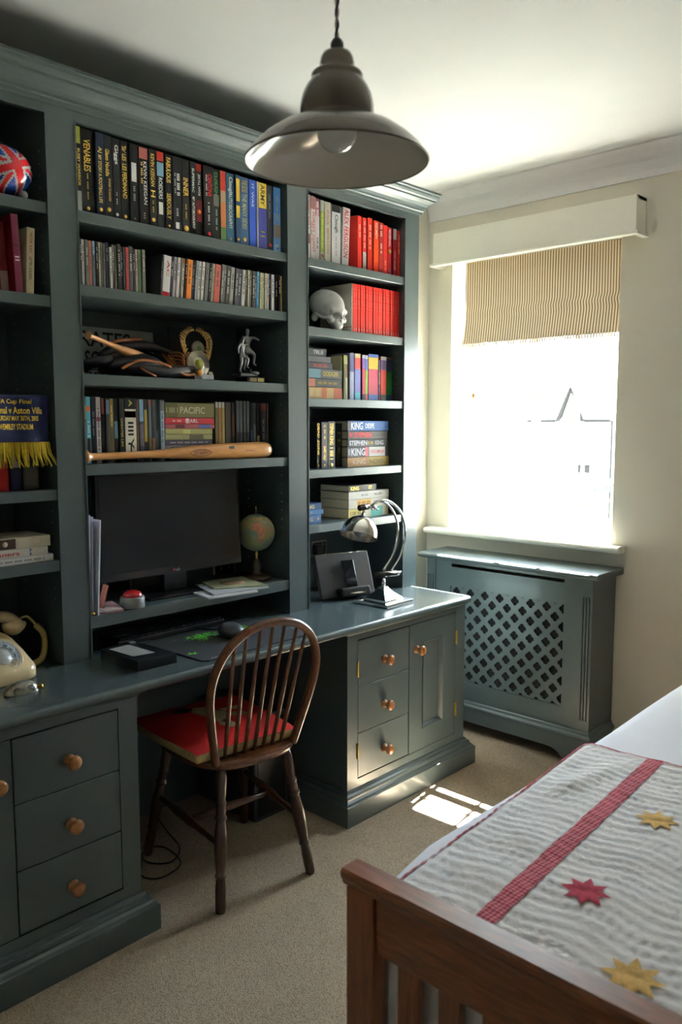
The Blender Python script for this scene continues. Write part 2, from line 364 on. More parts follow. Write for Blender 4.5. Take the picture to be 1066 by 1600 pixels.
def moulding_loop(m, prof, y0, y1, xf, xb, mt):
    """profile (projection, z) wrapped round the front and both ends of a cabinet"""
    n = len(prof); vs = []
    for a, z in prof: vs += [(xb, y0 - a, z), (xf + a, y0 - a, z), (xf + a, y1 + a, z), (xb, y1 + a, z)]
    fs = []
    for i in range(n - 1):
        for k in range(3): fs.append((4 * i + k, 4 * i + k + 1, 4 * i + 5 + k, 4 * i + 4 + k))
    m.faces(vs, fs, mt)
def knob(parent, x, y, z):
    M = Matrix.Translation((x, y, z)) @ Matrix.Rotation(PI / 2, 4, 'Y')
    m = MB(); m.lathe([(.0165, 0), (.0175, .003), (.015, .008), (.0095, .013), (.0085, .018), (.012, .022), (.0185, .026), (.021, .031), (.0205, .037), (.016, .042), (.008, .0445), (0, .045)], KNOB, M, 28)
    m.build('knob', parent)
def hinge(parent, y, z):
    m = MB(); m.box(-2.0515, -2.0485, y - .004, y + .004, z - .029, z + .029, BRASS)
    m.tube([(-2.047, y, z - .031), (-2.047, y, z + .031)], .0035, BRASS, 10); m.build('hinge', parent)
def cabinet(label, y0, y1, dr0, dr1, d0, d1, kn_door, hin, hid):
    c = thing('desk_cabinet', label, 'cabinet', (-2.36, (y0 + y1) / 2, 0))
    XF = -2.05
    m = MB()
    m.box(UB + .02, XF - .022, y0, y1, .0, .744, PAINT)
    a, b_ = min(dr0, d0), max(dr1, d1)
    m.box(XF - .022, XF, y0, a - .002, 0, .744, PAINT); m.box(XF - .022, XF, b_ + .002, y1, 0, .744, PAINT)
    m.box(XF - .022, XF, a - .002, b_ + .002, .711, .744, PAINT); m.box(XF - .022, XF, a - .002, b_ + .002, 0, .155, PAINT)
    m.build('carcass', c)
    m = MB(); moulding_loop(m, [(.002, .735), (.006, .735), (.010, .741), (.012, .7445)], y0, y1, XF, UB + .02, PAINT); m.build('top_moulding', c)
    m = MB(); moulding_loop(m, [(.0, .122), (.006, .120), (.010, .112), (.018, .108), (.021, .100), (.022, .094), (.030, .088), (.035, .080), (.040, .078), (.040, .0), (.0, .0)], y0, y1, XF, UB + .02, PAINT); m.build('plinth', c)
    zs = [.158, .338, .524, .708]
    for k in range(3):
        d = MB().box(XF - .018, XF, dr0, dr1, zs[k] + .0015, zs[k + 1] - .0015, PAINT, bev=.0015, seg=1).build('drawer', c)
        knob(d, XF, (dr0 + dr1) / 2, (zs[k] + zs[k + 1]) / 2 - .012)
    m = MB(); z0, z1 = .158, .708; i0, i1 = d0 + .088, d1 - .092; iz0, iz1 = .245, .625
    m.box(XF - .018, XF, d0, i0, z0, z1, PAINT); m.box(XF - .018, XF, i1, d1, z0, z1, PAINT)
    m.box(XF - .018, XF, i0, i1, z0, iz0, PAINT); m.box(XF - .018, XF, i0, i1, iz1, z1, PAINT)
    m.box(XF - .018, XF - .010, i0, i1, iz0, iz1, PAINT)
    d = m.build('door', c)
    m = MB(); t = .016
    pr = [(0, .004), (.004, .005), (.007, .001), (.012, -.003), (t, -.010)]
    for (p, q) in (((i0, iz0), (i1, iz0)), ((i1, iz0), (i1, iz1)), ((i1, iz1), (i0, iz1)), ((i0, iz1), (i0, iz0))):
        cy, cz = (i0 + i1) / 2, (iz0 + iz1) / 2
        def ins(pt, e): return (pt[0] + (e if pt[0] < cy else -e), pt[1] + (e if pt[1] < cz else -e))
        vs = []
        for e, dx in pr:
            A = ins(p, e); B = ins(q, e); vs += [(XF + dx, A[0], A[1]), (XF + dx, B[0], B[1])]
        m.faces(vs, [(2 * k, 2 * k + 1, 2 * k + 3, 2 * k + 2) for k in range(len(pr) - 1)], PAINT)
    m.build('panel_moulding', d)
    knob(d, XF, kn_door, .600)
    for z in (.595, .268): hinge(c, hin, z)
    if hid:
        for z in (.595, .268): hinge(c, hid, z)
cabinet('teal-grey desk cabinet with three drawers and panelled door, near the window', 2.222, 2.998, 2.283, 2.597, 2.601, 2.927, 2.645, 2.931, 2.279)
cabinet('dark teal-grey desk cabinet in the near left corner, three drawers with wooden knobs', .50, 1.300, .921, 1.236, .59, .917, .87, .586, None)
MB().box(UB + .002, UB + .014, 1.302, 2.22, 0, .744, PAINT).build('kneehole_back_panel')
tag(bpy.data.objects['kneehole_back_panel'], 'dark painted back panel in the kneehole under the worktop', 'panel')

# radiator cover
RC = thing('radiator_cover', 'teal-grey painted radiator cover with quatrefoil grille under the window', 'radiator cover', (-2.055, 3.43, 0))
RX0, RX1, RY = -2.507, -1.603, 3.325
tp = [(YW - .002, .857), (3.31, .857), (3.305, .862)] + [(3.298 - .016 * math.sin(t), .874 - .012 * math.cos(t)) for t in [PI * k / 8 for k in range(0, 9)]] + [(YW - .002, .886)]
m = MB(); m.prism(tp, RX0 - .035, RX1 + .035, PAINT, 'x'); m.build('top_board', RC)
for xx in (RX0, RX1 - .052):      # pilasters with three flutes
    m = MB()
    t = .052; s0 = xx; fl = [.008, .022, .036]; fw = .008
    edges = [0] + sum([[f, f + fw] for f in fl], []) + [t]
    for k in range(0, len(edges) - 1):
        a, b_ = s0 + edges[k], s0 + edges[k + 1]
        if k % 2 == 0: m.box(a, b_, RY - .006, RY + .014, .16, .856, PAINT)
        else:
            m.box(a, b_, RY - .006, RY + .014, .16, .215, PAINT); m.box(a, b_, RY - .006, RY + .014, .775, .856, PAINT); m.box(a, b_, RY + .002, RY + .014, .215, .775, PAINT)
    m.build('pilaster', RC)
gx0, gx1, gz0, gz1 = -2.365, -1.742, .252, .728; sx0, sx1 = -2.36, -1.732
m = MB(); a, b_ = RX0 + .052, RX1 - .052
m.box(a, gx0, RY, RY + .014, .14, .8565, PAINT); m.box(gx1, b_, RY, RY + .014, .14, .8565, PAINT)
m.box(gx0, gx1, RY, RY + .014, .14, gz0, PAINT); m.box(gx0, gx1, RY, RY + .014, gz1, .826, PAINT); m.box(gx0, gx1, RY, RY + .014, .842, .8565, PAINT)
m.box(gx0, sx0, RY, RY + .014, .826, .842, PAINT)
m.build('front_frame', RC)
for xx in (RX0, RX1 - .014): MB().box(xx, xx + .014, RY + .014, YW - .002, .02, .856, PAINT).build('side_panel', RC)
m = MB(); prof = [(0, .165), (.004, .160), (.008, .15), (.016, .142), (.018, .135), (.018, .128)]
vs = []
for pz, z in prof: vs += [(RX0 - pz, YW - .002, z), (RX0 - pz, RY - .006 - pz, z), (RX1 + pz, RY - .006 - pz, z), (RX1 + pz, YW - .002, z)]
m.faces(vs, [(4 * i + k, 4 * i + k + 1, 4 * i + 5 + k, 4 * i + 4 + k) for i in range(len(prof) - 1) for k in range(3)], PAINT)
# base board with bracket feet: arch cut out
arch = [(RX0 - .018, .128), (RX0 - .018, 0), (RX0 + .105, 0), (RX0 + .115, .02), (RX0 + .135, .045), (RX0 + .17, .06), (RX0 + .20, .063)]
mir = [(RX0 + RX1 - x, z) for x, z in arch][::-1]
L = arch + mir
bot = arch[1:] + mir[:-1]
for k in range(len(bot) - 1):
    (xa, za), (xb, zb) = bot[k], bot[k + 1]
    if abs(xa - xb) < 1e-6: continue
    m.prism([(xa, za), (xb, zb), (xb, .132), (xa, .132)], RY - .024, RY - .006, PAINT, 'y')
for x in (RX0 - .018, RX1 + .004): m.box(x, x + .014, RY - .006, YW - .02, .0, .132, PAINT)
m.box(RX0, RX1, RY - .006, RY, .128, .16, PAINT)
m.build('base_moulding', RC)
# pierced grille
a = .0418; m = MB(); NA = 40; c0x, c0z = -2.166, .703
def quat(t):
    rr, d = .0108, .0112; best = 0
    for k in range(4):
        c_ = k * PI / 2; dd = math.cos(t - c_) * d; disc = rr * rr - (d * math.sin(t - c_)) ** 2
        if disc >= 0: best = max(best, dd + math.sqrt(disc))
    return max(best, .010)
for i in range(-6, 12):
    for j in range(-13, 3):
        if (i + j) % 2: continue
        cx_, cz_ = c0x + i * a, c0z + j * a
        if cx_ < gx0 - a or cx_ > gx1 + a or cz_ < gz0 - a or cz_ > gz1 + a: continue
        vs = []
        for k in range(NA):
            t = 2 * PI * k / NA; R_ = a / (abs(math.cos(t)) + abs(math.sin(t))); q = quat(t)
            cl = lambda x, z: (min(max(x, gx0 - .004), gx1 + .004), RY + .010, min(max(z, gz0 - .004), gz1 + .004))
            vs.append(cl(cx_ + R_ * math.cos(t), cz_ + R_ * math.sin(t))); vs.append(cl(cx_ + q * math.cos(t), cz_ + q * math.sin(t)))
        m.faces(vs, [(2 * k, 2 * ((k + 1) % NA), 2 * ((k + 1) % NA) + 1, 2 * k + 1) for k in range(NA)], PAINT)
bmesh.ops.remove_doubles(m.bm, verts=m.bm.verts, dist=2e-4)
bmesh.ops.dissolve_degenerate(m.bm, dist=1e-5, edges=m.bm.edges)
o = m.build('grille', RC); md = o.modifiers.new('thickness', 'SOLIDIFY'); md.thickness = .004; md.offset = 0
MB().box(gx0 - .01, gx1 + .01, RY + .016, RY + .018, gz0 - .01, gz1 + .01, mat('0b0d0e', .95)).build('grille_shade_sheet', RC)  # near-black sheet stands in for the shade behind the grille holes
# pelmet and roman blind
pm = thing('pelmet', 'cream painted box pelmet above the striped blind', 'pelmet', (-2.06, 3.5, 2.34))
m = MB(); m.box(-2.593, -1.528, 3.452, 3.464, 2.345, 2.497, TRIMW, bev=.001); m.box(-2.593, -2.581, 3.464, YW, 2.345, 2.497, TRIMW); m.box(-1.54, -1.528, 3.464, YW, 2.345, 2.497, TRIMW)
m.box(-2.593, -1.528, 3.464, YW, 2.485, 2.497, TRIMW); m.build('fascia', pm)
m = MB(); m.box(-2.607, -1.514, 3.438, 3.470, 2.333, 2.346, TRIMW, bev=.003); m.box(-2.607, -2.58, 3.47, YW, 2.333, 2.346, TRIMW); m.box(-1.541, -1.514, 3.47, YW, 2.333, 2.346, TRIMW); m.build('bottom_bead', pm)
bm_ = bpy.data.materials.new('brown_and_cream_ticking'); bm_.use_nodes = True; nt = bm_.node_tree; nt.nodes.remove(nt.nodes['Principled BSDF'])
tc = nt.nodes.new('ShaderNodeTexCoord'); sx = nt.nodes.new('ShaderNodeSeparateXYZ'); nt.links.new(tc.outputs['Object'], sx.inputs[0])
mu = nt.nodes.new('ShaderNodeMath'); mu.operation = 'MULTIPLY'; mu.inputs[1].default_value = 1 / .0138; nt.links.new(sx.outputs[0], mu.inputs[0])
fr = nt.nodes.new('ShaderNodeMath'); fr.operation = 'FRACT'; nt.links.new(mu.outputs[0], fr.inputs[0])
rr = nt.nodes.new('ShaderNodeValToRGB'); nt.links.new(fr.outputs[0], rr.inputs[0]); rr.color_ramp.interpolation = 'LINEAR'
e = rr.color_ramp.elements; e[0].position = 0.0; e[0].color = rgb('beb29c') + (1,); e[1].position = 1.0; e[1].color = rgb('beb29c') + (1,)
for p_, c_ in ((.50, 'beb29c'), (.56, '6a5236'), (.90, '6a5236'), (.96, 'beb29c')):
    q = e.new(p_); q.color = rgb(c_) + (1,)
df = nt.nodes.new('ShaderNodeBsdfDiffuse'); tl = nt.nodes.new('ShaderNodeBsdfTranslucent'); ms = nt.nodes.new('ShaderNodeMixShader'); ms.inputs[0].default_value = 0.035
nt.links.new(rr.outputs[0], df.inputs[0]); nt.links.new(rr.outputs[0], tl.inputs[0]); nt.links.new(df.outputs[0], ms.inputs[1]); nt.links.new(tl.outputs[0], ms.inputs[2]); nt.links.new(ms.outputs[0], nt.nodes['Material Output'].inputs[0])
BLIND = bm_
bl = thing('roman_blind', 'half-lowered roman blind in brown and cream ticking stripes', 'blind', (-2.09, 3.6, 2.36))
def bl_y(x, z):
    f = 3.61
    z2 = (2.36 - z) / (2.36 - 1.94)
    return f - .016 * math.exp(-((z - 2.10) / .02) ** 2) * (.4 + .6 * (x + 2.5) / .83) - .05 * max(0, z2 - .62) / .38 * (.55 + .1 * math.sin(x * 9)) - .004 * math.sin(x * 14 + z * 5)
m = MB(); NX, NZ = 60, 34; vs = []
BX0, BX1 = -2.495, -1.640
for i in range(NX + 1):
    for j in range(NZ + 1):
        x = BX0 + (BX1 - BX0) * i / NX; z = 2.37 - (2.37 - 1.945) * j / NZ
        vs.append((x + .006 * math.sin(z * 16) * (j / NZ), bl_y(x, z), z))
m.faces(vs, [(i * (NZ + 1) + j, (i + 1) * (NZ + 1) + j, (i + 1) * (NZ + 1) + j + 1, i * (NZ + 1) + j + 1) for i in range(NX) for j in range(NZ)], BLIND, None, True)
m.build('fabric', bl)
m = MB()
for i in range(60):                 # stitched edge strip below the last fold
    x = BX0 + .007 + .0138 * i
    if x > BX1 - .004: break
    m.box(x - .0045, x + .0045, bl_y(x, 1.945) + .004, bl_y(x, 1.945) + .006, 1.928, 1.946, mat('bfae8e', .9))
m.build('edge_trim', bl)
m = MB(); m.tube([(-2.47, 3.66, 2.35), (-2.47, 3.66, 1.70)], .0012, mat('e6e2d8', .8), 6); m.lathe([(0, 0), (.006, .003), (.010, .014), (.009, .026), (.004, .034), (0, .036)], mat('8a5a2c', .35), Matrix.Translation((-2.47, 3.66, 1.665)), 16)
m.build('cord_pull', bl)

# pendant lamp
LX, LY, LZ = -1.075, 1.136, 2.01
TAUPE = mat('61584e', 0.22, noise=0.02, coat=0.6, name='glossy_taupe_enamel'); ENAM = mat('d8d4cc', 0.12, noise=0.01, coat=0.8, name='pale_enamel_inside')
pd = thing('pendant_lamp', 'glossy taupe metal pendant lamp hanging from the ceiling on a twisted flex', 'pendant lamp', (LX, LY, LZ))
T = Matrix.Translation((LX, LY, LZ))
outer = [(.168, 0), (.1685, .002), (.165, .006), (.155, .020), (.138, .036), (.115, .052), (.090, .064), (.072, .070), (.066, .073), (.066, .078), (.0675, .086), (.067, .100), (.063, .118), (.056, .132), (.049, .141), (.046, .145), (.047, .148), (.047, .153), (.044, .156), (.035, .160), (.0318, .163), (.032, .170), (.030, .182), (.0255, .190), (.016, .194), (.008, .195)]
MB().lathe(outer, TAUPE, T, 64, False).build('lamp_shade', pd)
inner = [(.1675, .0005), (.164, .004), (.154, .018), (.137, .034), (.114, .050), (.089, .062), (.071, .068), (.062, .072), (.060, .085), (.055, .12), (.04, .14), (.0, .142)]
MB().lathe(inner, ENAM, T, 64, False).build('shade_lining', pd)
MB().tube([(LX + .1685 * math.cos(2 * PI * k / 64), LY + .1685 * math.sin(2 * PI * k / 64), LZ + .0005) for k in range(64)], .0016, mat('3a2c14', .4), 8, True).build('rim', pd)
GLB = glassy('bulb_glass', (.98, .99, 1), .03)
m = MB(); m.ball((LX, LY, LZ + .052), .037, mat('cfd3d6', 0.12, noise=.01, coat=1.0, g=1.0), sc=(1, 1, .95)); m.build('bulb', pd)
MB().lathe([(.02, .075), (.02, .14)], WHITEP, T, 20).build('lamp_holder', pd)
m = MB(); m.lathe([(.010, .193), (.012, .197), (.012, .207), (.009, .213), (.004, .218)], mat('16161f', .5), T, 20); m.build('cord_grip', pd)
TW1 = mat('c9c4c0', .8, g=1); TW2 = mat('3b3748', .8); m = MB()
for ph, mt in ((0, TW1), (PI, TW2)):
    m.tube([(LX + .0022 * math.cos(ph + k * .7), LY + .0022 * math.sin(ph + k * .7), LZ + .215 + k * .0045) for k in range(int((ZC - LZ - .215) / .0045))], .0024, mt, 6)
m.build('twisted_flex', pd)
m = MB(); m.lathe([(0, -.03), (.03, -.028), (.045, -.012), (.05, 0)], TAUPE, Matrix.Translation((LX, LY, ZC)), 32); m.build('ceiling_rose', pd)

# ================================================================== CHAIR
CA = math.radians(-8); CH = thing('windsor_chair', 'dark wooden hoop-back chair with seven spindles, drawn up to the desk', 'chair', (-2.135, 1.72, 0), (0, 0, CA))
# local frame: x points back (into the room), y along the desk
def leg(x0, y0, x1, y1, zt):
    M = align((x1, y1, 0), (x0, y0, zt)); Lg = (Vector((x0, y0, zt)) - Vector((x1, y1, 0))).length
    f = Lg / .44
    pr = [(.0125, 0), (.015, .01), (.0155, .07), (.0135, .10), (.013, .105), (.0165, .108), (.0165, .114), (.0135, .118), (.0165, .15), (.019, .19), (.0185, .23), (.014, .275), (.013, .28), (.0175, .284), (.0175, .292), (.013, .296), (.0145, .305), (.0145, .318), (.0125, .322), (.016, .328), (.016, .334), (.013, .34), (.015, .37), (.0165, .41), (.013, .44)]
    o = MB().lathe([(r * 1.12, z * f) for r, z in pr], ELM_D, M, 20).build('leg', CH, world=False); return o
legs = {}
for k, (a, b_) in dict(rl=((.15, -.125), (.222, -.178)), rr=((.15, .125), (.215, .182)), fl=((-.16, -.15), (-.25, -.20)), fr=((-.16, .15), (-.24, .20))).items():
    leg(a[0], a[1], b_[0], b_[1], .437); legs[k] = (Vector((b_[0], b_[1], 0)), Vector((a[0], a[1], .437)))
def at(k, z): p, q = legs[k]; return p + (q - p) * (z / .437)
for s_ in ('l', 'r'):
    A = at('r' + s_, .20); B = at('f' + s_, .23)
    MB().tube(spline([A, A.lerp(B, .25), A.lerp(B, .5), A.lerp(B, .75), B], 4), [.008] + [.010] * 3 + [.011] * 3 + [.0155] * 5 + [.011] * 3 + [.010] * 2, ELM_D, 12).build('side_stretcher', CH, world=False)
A = at('rl', .20).lerp(at('fl', .23), .5); B = at('rr', .20).lerp(at('fr', .23), .5)
MB().tube([A, A.lerp(B, .25), A.lerp(B, .5), A.lerp(B, .75), B], [.009, .011, .015, .011, .009], ELM_D, 12).build('cross_stretcher', CH, world=False)
# seat: D-shaped slab
ol = []
for k in range(48):
    t = 2 * PI * k / 48; c_, s_ = math.cos(t), math.sin(t); e_ = .62
    x = math.copysign(abs(c_) ** e_, c_) * .205; y = math.copysign(abs(s_) ** e_, s_) * (.205 - .03 * c_)
    ol.append((x - .005, y))
m = MB(); pr = [(.90, .432), (.97, .436), (1.0, .445), (1.0, .455), (.985, .463), (.95, .466)]
vs = [(x * k_, y * k_, z) for k_, z in pr for x, y in ol]; n = 48
fs = [(r_ * n + i, r_ * n + (i + 1) % n, (r_ + 1) * n + (i + 1) % n, (r_ + 1) * n + i) for r_ in range(len(pr) - 1) for i in range(n)] + [tuple(range(n))[::-1], tuple(range((len(pr) - 1) * n, len(pr) * n))]
m.faces(vs, fs, ELM, None, True); m.build('seat', CH, world=False)
lean = lambda z: .160 + (z - .46) * .24
hoop = [(.150, .458), (.166, .53), (.186, .62), (.198, .70), (.192, .775), (.160, .845), (.105, .893), (.045, .913), (0, .916)]
hp = [(lean(z), v, z) for v, z in hoop]; hp = hp + [(x, -y, z) for x, y, z in hp[-2::-1]]
hs = spline([(x, -y, z) for x, y, z in hp], 6)
MB().tube(hs, .0135, ELM, 12, flat=1.15, up=(1, 0, 0)).build('hoop', CH, world=False)
for k in range(7):
    y0 = -.108 + k * .036; y1 = y0 * 1.28
    top = min((p for p in hs if p.z > .72), key=lambda p: abs(p.y - y1)); xb = .150 - abs(y0) * .06
    A = Vector((xb, y0, .46)); B = Vector((top.x, top.y, top.z - .006))
    MB().tube([A, A.lerp(B, .3), A.lerp(B, .5), B], [.0065, .0078, .0072, .0052], ELM, 10).build('spindle', CH, world=False)
# cushion
RED = mat('c1140c', 0.9, noise=0.10, scale=160, bump=0.3, name='red_wool_needlepoint'); TAN = mat('b9a272', 0.9, noise=0.15, scale=120, bump=.2, name='tan_cushion_side')
cu = thing('seat_cushion', 'red needlepoint cushion with a beige figure, lying on the wooden chair', 'cushion', (-2.205, 1.708, .4665), (math.radians(0), math.radians(0), CA))
def cush(x, y):
    return .030 + .030 * (1 - abs(x / .23) ** 3) * (1 - abs(y / .215) ** 3)
N = 28; vs = []; m = MB()
def cpos(u, v_):
    cr = 1 - .035 * (abs(u) * abs(v_)) ** 2
    pinch = 1 - .04 * (1 - v_ * v_) * abs(u) ** 6
    return u * .225 * pinch * cr, v_ * (.208 - .012 * u) * cr
for i in range(N + 1):
    for j in range(N + 1):
        u, v_ = -1 + 2 * i / N, -1 + 2 * j / N; x, y = cpos(u, v_); vs.append((x, y, cush(x, y) + .002 * math.sin(x * 60) * math.cos(y * 50)))
m.faces(vs, [(i * (N + 1) + j, (i + 1) * (N + 1) + j, (i + 1) * (N + 1) + j + 1, i * (N + 1) + j + 1) for i in range(N) for j in range(N)], RED, None, True)
m.build('cushion_top', cu, world=False)
per = [(i, 0) for i in range(N)] + [(N, j) for j in range(N)] + [(N - i, N) for i in range(N)] + [(0, N - j) for j in range(N)]
m = MB(); lv = [(1.0, None), (1.012, .026), (1.008, .015), (.985, .004), (.95, .001)]; vs = []
for sc_, z in lv:
    for i, j in per:
        x, y = cpos(-1 + 2 * i / N, -1 + 2 * j / N); vs.append((x * sc_, y * sc_, cush(x, y) if z is None else z))
n = len(per); m.faces(vs, [(l * n + k, l * n + (k + 1) % n, (l + 1) * n + (k + 1) % n, (l + 1) * n + k) for l in range(len(lv) - 1) for k in range(n)] + [tuple(range((len(lv) - 1) * n, len(lv) * n))], TAN, None, True)
m.build('cushion_side', cu, world=False)
# the beige dog-like figure worked into the cushion top (a patch of the needlepoint)
FIG = mat('b3a27c', .95, noise=.25, scale=90); FD = mat('2b2a2e', .95, noise=.2)
def patch(mb, poly, mt, up=.0015):
    cx_ = sum(p[0] for p in poly) / len(poly); cy_ = sum(p[1] for p in poly) / len(poly); P = [(cx_, cy_)]
    n = len(poly)
    rings = 5; vs = [(cx_, cy_, cush(cx_, cy_) + up)]
    for r_ in range(1, rings + 1):
        for p in poly:
            x = cx_ + (p[0] - cx_) * r_ / rings; y = cy_ + (p[1] - cy_) * r_ / rings; vs.append((x, y, cush(x, y) + .002 * math.sin(x * 60) * math.cos(y * 50) + up))
    fs = [(0, 1 + k, 1 + (k + 1) % n) for k in range(n)] + [(1 + r_ * n + k, 1 + r_ * n + (k + 1) % n, 1 + (r_ + 1) * n + (k + 1) % n, 1 + (r_ + 1) * n + k) for r_ in range(rings - 1) for k in range(n)]
    mb.faces(vs, fs, mt, None, True)
m = MB()
patch(m, [(-.12, -.02), (-.07, -.05), (-.02, -.04), (.03, -.02), (.09, -.03), (.13, -.01), (.12, .02), (.08, .02), (.03, .03), (-.01, .05), (-.05, .02), (-.09, .02)], FIG)
patch(m, [(.0, .03), (.02, .10), (.06, .12), (.05, .05), (.03, .02)], FIG, .002); patch(m, [(-.04, .04), (-.05, .12), (-.02, .13), (-.01, .05)], FIG, .002)
patch(m, [(-.15, -.09), (-.11, -.10), (-.08, -.06), (-.10, -.03), (-.14, -.04)], FD, .0025); patch(m, [(.06, -.01), (.09, -.005), (.085, .015), (.06, .01)], FD, .003)
m.build('figure_patch', cu, world=False)

# ================================================================== BED
bd = thing('bed', 'honey-stained pine bed frame with slatted footboard, lower right', 'bed', (-.4, 2.1, 0))
BY0, BY1 = 1.066, 1.116
def cap():
    pr = [(BY0 + .006, .668), (BY0 + .004, .676), (BY0, .682), (BY0 - .001, .694), (BY0 + .003, .700), (BY1 - .003, .700), (BY1 + .001, .694), (BY1, .682), (BY1 - .004, .676), (BY1 - .006, .668)]
    return MB().prism(pr, -1.0, .06, PINE, 'x')
cap().build('cap_rail', bd)
MB().box(-.923, -.02, 1.078, 1.104, .557, .669, PINE, bev=.002).build('top_rail', bd)
MB().box(-.923, -.02, 1.078, 1.104, .16, .26, PINE, bev=.002).build('bottom_rail', bd)
for x in (-.990, -.02): MB().box(x, x + .067, 1.070, 1.112, 0, .669, PINE_V, bev=.003).build('post', bd)
for k in range(9):
    x = -.875 + k * .0905; MB().box(x, x + .048, 1.083, 1.099, .26, .557, PINE_V, bev=.002).build('slat', bd)
for x in (-.99, .02): MB().box(x, x + .03, 1.112, 3.10, .20, .34, PINE, bev=.003).build('side_rail', bd)
for x in (-.990, -.02): MB().box(x, x + .067, 3.10, 3.142, 0, 1.0, PINE_V, bev=.003).build('head_post', bd)
MB().box(-.923, -.02, 3.108, 3.134, .5, .98, PINE, bev=.002).build('headboard', bd)
MB().box(-.96, .02, 1.14, 3.08, .30, .34, PINE).build('slat_base', bd)
LINEN = mat('e9e9f2', 0.9, noise=0.01, scale=30, name='white_cotton_bedding'); 
o = MB().box(-.955, .015, 1.13, 3.09, .341, .52, LINEN, bev=.03, seg=3).build('mattress'); tag(o, 'white mattress on the pine bed, covered by the duvet', 'mattress')
random.seed(3)
_w = [(random.uniform(-1, 1) * 9, random.uniform(-1, 1) * 6, random.uniform(0, 6), random.uniform(.3, 1)) for _ in range(9)]
def crinkle(x, y): return sum(a * math.sin(kx * x + ky * y + p) for kx, ky, p, a in _w) / 9
def duv(s, y):
    """cross-section of the duvet: s along the width from the hanging left hem"""
    wob = .012 * crinkle(s * 1.5, y) 
    topz = .605 + .022 * crinkle(s, y * .8) + .03 * max(0, (y - 2.35)) 
    xl = -1.0 - .080 * min(1, max(0, (y - 1.13) / .30)) ** .6 - .010 * crinkle(s + 3, y * 1.3) * min(1, max(0, (y - 1.13) / .2))
    if s < .34:                                # hanging side
        t = s / .34; return (xl + (.05 * (1 - t) - .010 * math.sin(y * 17 + 1) * (1 - t)) * min(1, max(0, (y - 1.15) / .2)), .24 + (topz - .07 - .24) * t)
    if s < .46:
        t = (s - .34) / .12 * PI / 2; return (xl + .075 * (1 - math.cos(t)), topz - .07 + .07 * math.sin(t))
    return (xl + .075 + (s - .46), topz)
m = MB(); NS, NY = 74, 84; vs = []
for j in range(NY + 1):
    y = 1.125 + 1.91 * j / NY
    for i in range(NS + 1):
        s = 1.52 * i / NS; x, z = duv(s, y)
        d = max(0, 1.16 - y) / .035                       # roll over at the foot end
        z2 = z - (1 - math.sqrt(max(0, 1 - min(1, d) ** 2))) * .05
        vs.append((min(x, .06 + .01 * math.sin(y * 9)), y, z2))
m.faces(vs, [(j * (NS + 1) + i, j * (NS + 1) + i + 1, (j + 1) * (NS + 1) + i + 1, (j + 1) * (NS + 1) + i) for j in range(NY) for i in range(NS)], LINEN, None, True)
# foot-end drop behind the slats
vs = []
for i in range(NS + 1):
    s = 1.52 * i / NS; x, z = duv(s, 1.125)
    for k in range(6): vs.append((min(x, .06), 1.122 - .003 * math.sin(k) - .001 * math.sin(x * 40), z - .05 - max(0, z - .05 - .22) * k / 5))
m.faces(vs, [(i * 6 + k, (i + 1) * 6 + k, (i + 1) * 6 + k + 1, i * 6 + k + 1) for i in range(NS) for k in range(5)], LINEN, None, True)
o = m.build('duvet'); tag(o, 'white cotton duvet spread over the bed, hanging down its left side', 'duvet')
pw = MB(); pw.ball((-.47, 2.85, .70), 1, LINEN, sc=(.36, .22, .07), seg=32, rings=16); o = pw.build('pillow'); tag(o, 'plump white pillow at the window end of the bed', 'pillow')

# quilt across the foot of the bed
QO = Vector((-.978, 1.150, 0)); QT = Vector((-.060, 1, 0)).normalized(); QS = Vector((1, .060, 0)).normalized(); QL = .965; QW = 1.04
def qpt(s, t, up=0.0):
    p = QO + QS * s + QT * t
    base = .628 + .020 * crinkle(p.x + 1.5, p.y * .8) + .012 * max(0, (t - .6))
    edge = -.012 * max(0, 1 - s / .03) ** 2
    foot = -.04 * max(0, 1 - t / .03) ** 2
    q = .0006 * math.sin(s * 2 * PI / .021 + 1.6 * math.sin(t * 23 + 2 * math.sin(s * 13))) * (1 + .5 * math.sin(t * 41 + s * 17)) + .0008 * math.sin(t * 2 * PI / .031 + 2.2 * math.sin(s * 31) + 1.5 * math.sin(t * 17)) + .004 * crinkle(p.x * 6, p.y * 7) + .0016 * crinkle(p.x * 17, p.y * 19) + .0008 * crinkle(p.x * 31 + 2, p.y * 35)
    fold = .010 * math.exp(-((s - .10 - .25 * (t - .72)) / .03) ** 2) * math.exp(-((t - .72) / .13) ** 2)
    return Vector((p.x, p.y, base + edge + foot + q + fold + up))
QC = mat('eae6e6', 0.95, noise=0.02, scale=90, bump=.9, name='cream_quilted_cotton')
qt = thing('patchwork_quilt', 'cream quilted throw with a red checked stripe and stars, across the bed', 'quilt', (-.5, 1.7, .6))
def sheet(mb, s0, s1, t0, t1, ds, mt, up=0.0, th=.008):
    ns, ntt = max(1, int((s1 - s0) / ds)), max(1, int((t1 - t0) / ds)); vs = []
    for i in range(ns + 1):
        for j in range(ntt + 1): vs.append(qpt(s0 + (s1 - s0) * i / ns, t0 + (t1 - t0) * j / ntt, up))
    mb.faces(vs, [(i * (ntt + 1) + j, (i + 1) * (ntt + 1) + j, (i + 1) * (ntt + 1) + j + 1, i * (ntt + 1) + j + 1) for i in range(ns) for j in range(ntt)], mt, None, True)
m = MB(); sheet(m, 0, QW, 0, QL, .0055, QC); o = m.build('quilt_body', qt, weld=False)
md = o.modifiers.new('thickness', 'SOLIDIFY'); md.thickness = .009; md.offset = -1
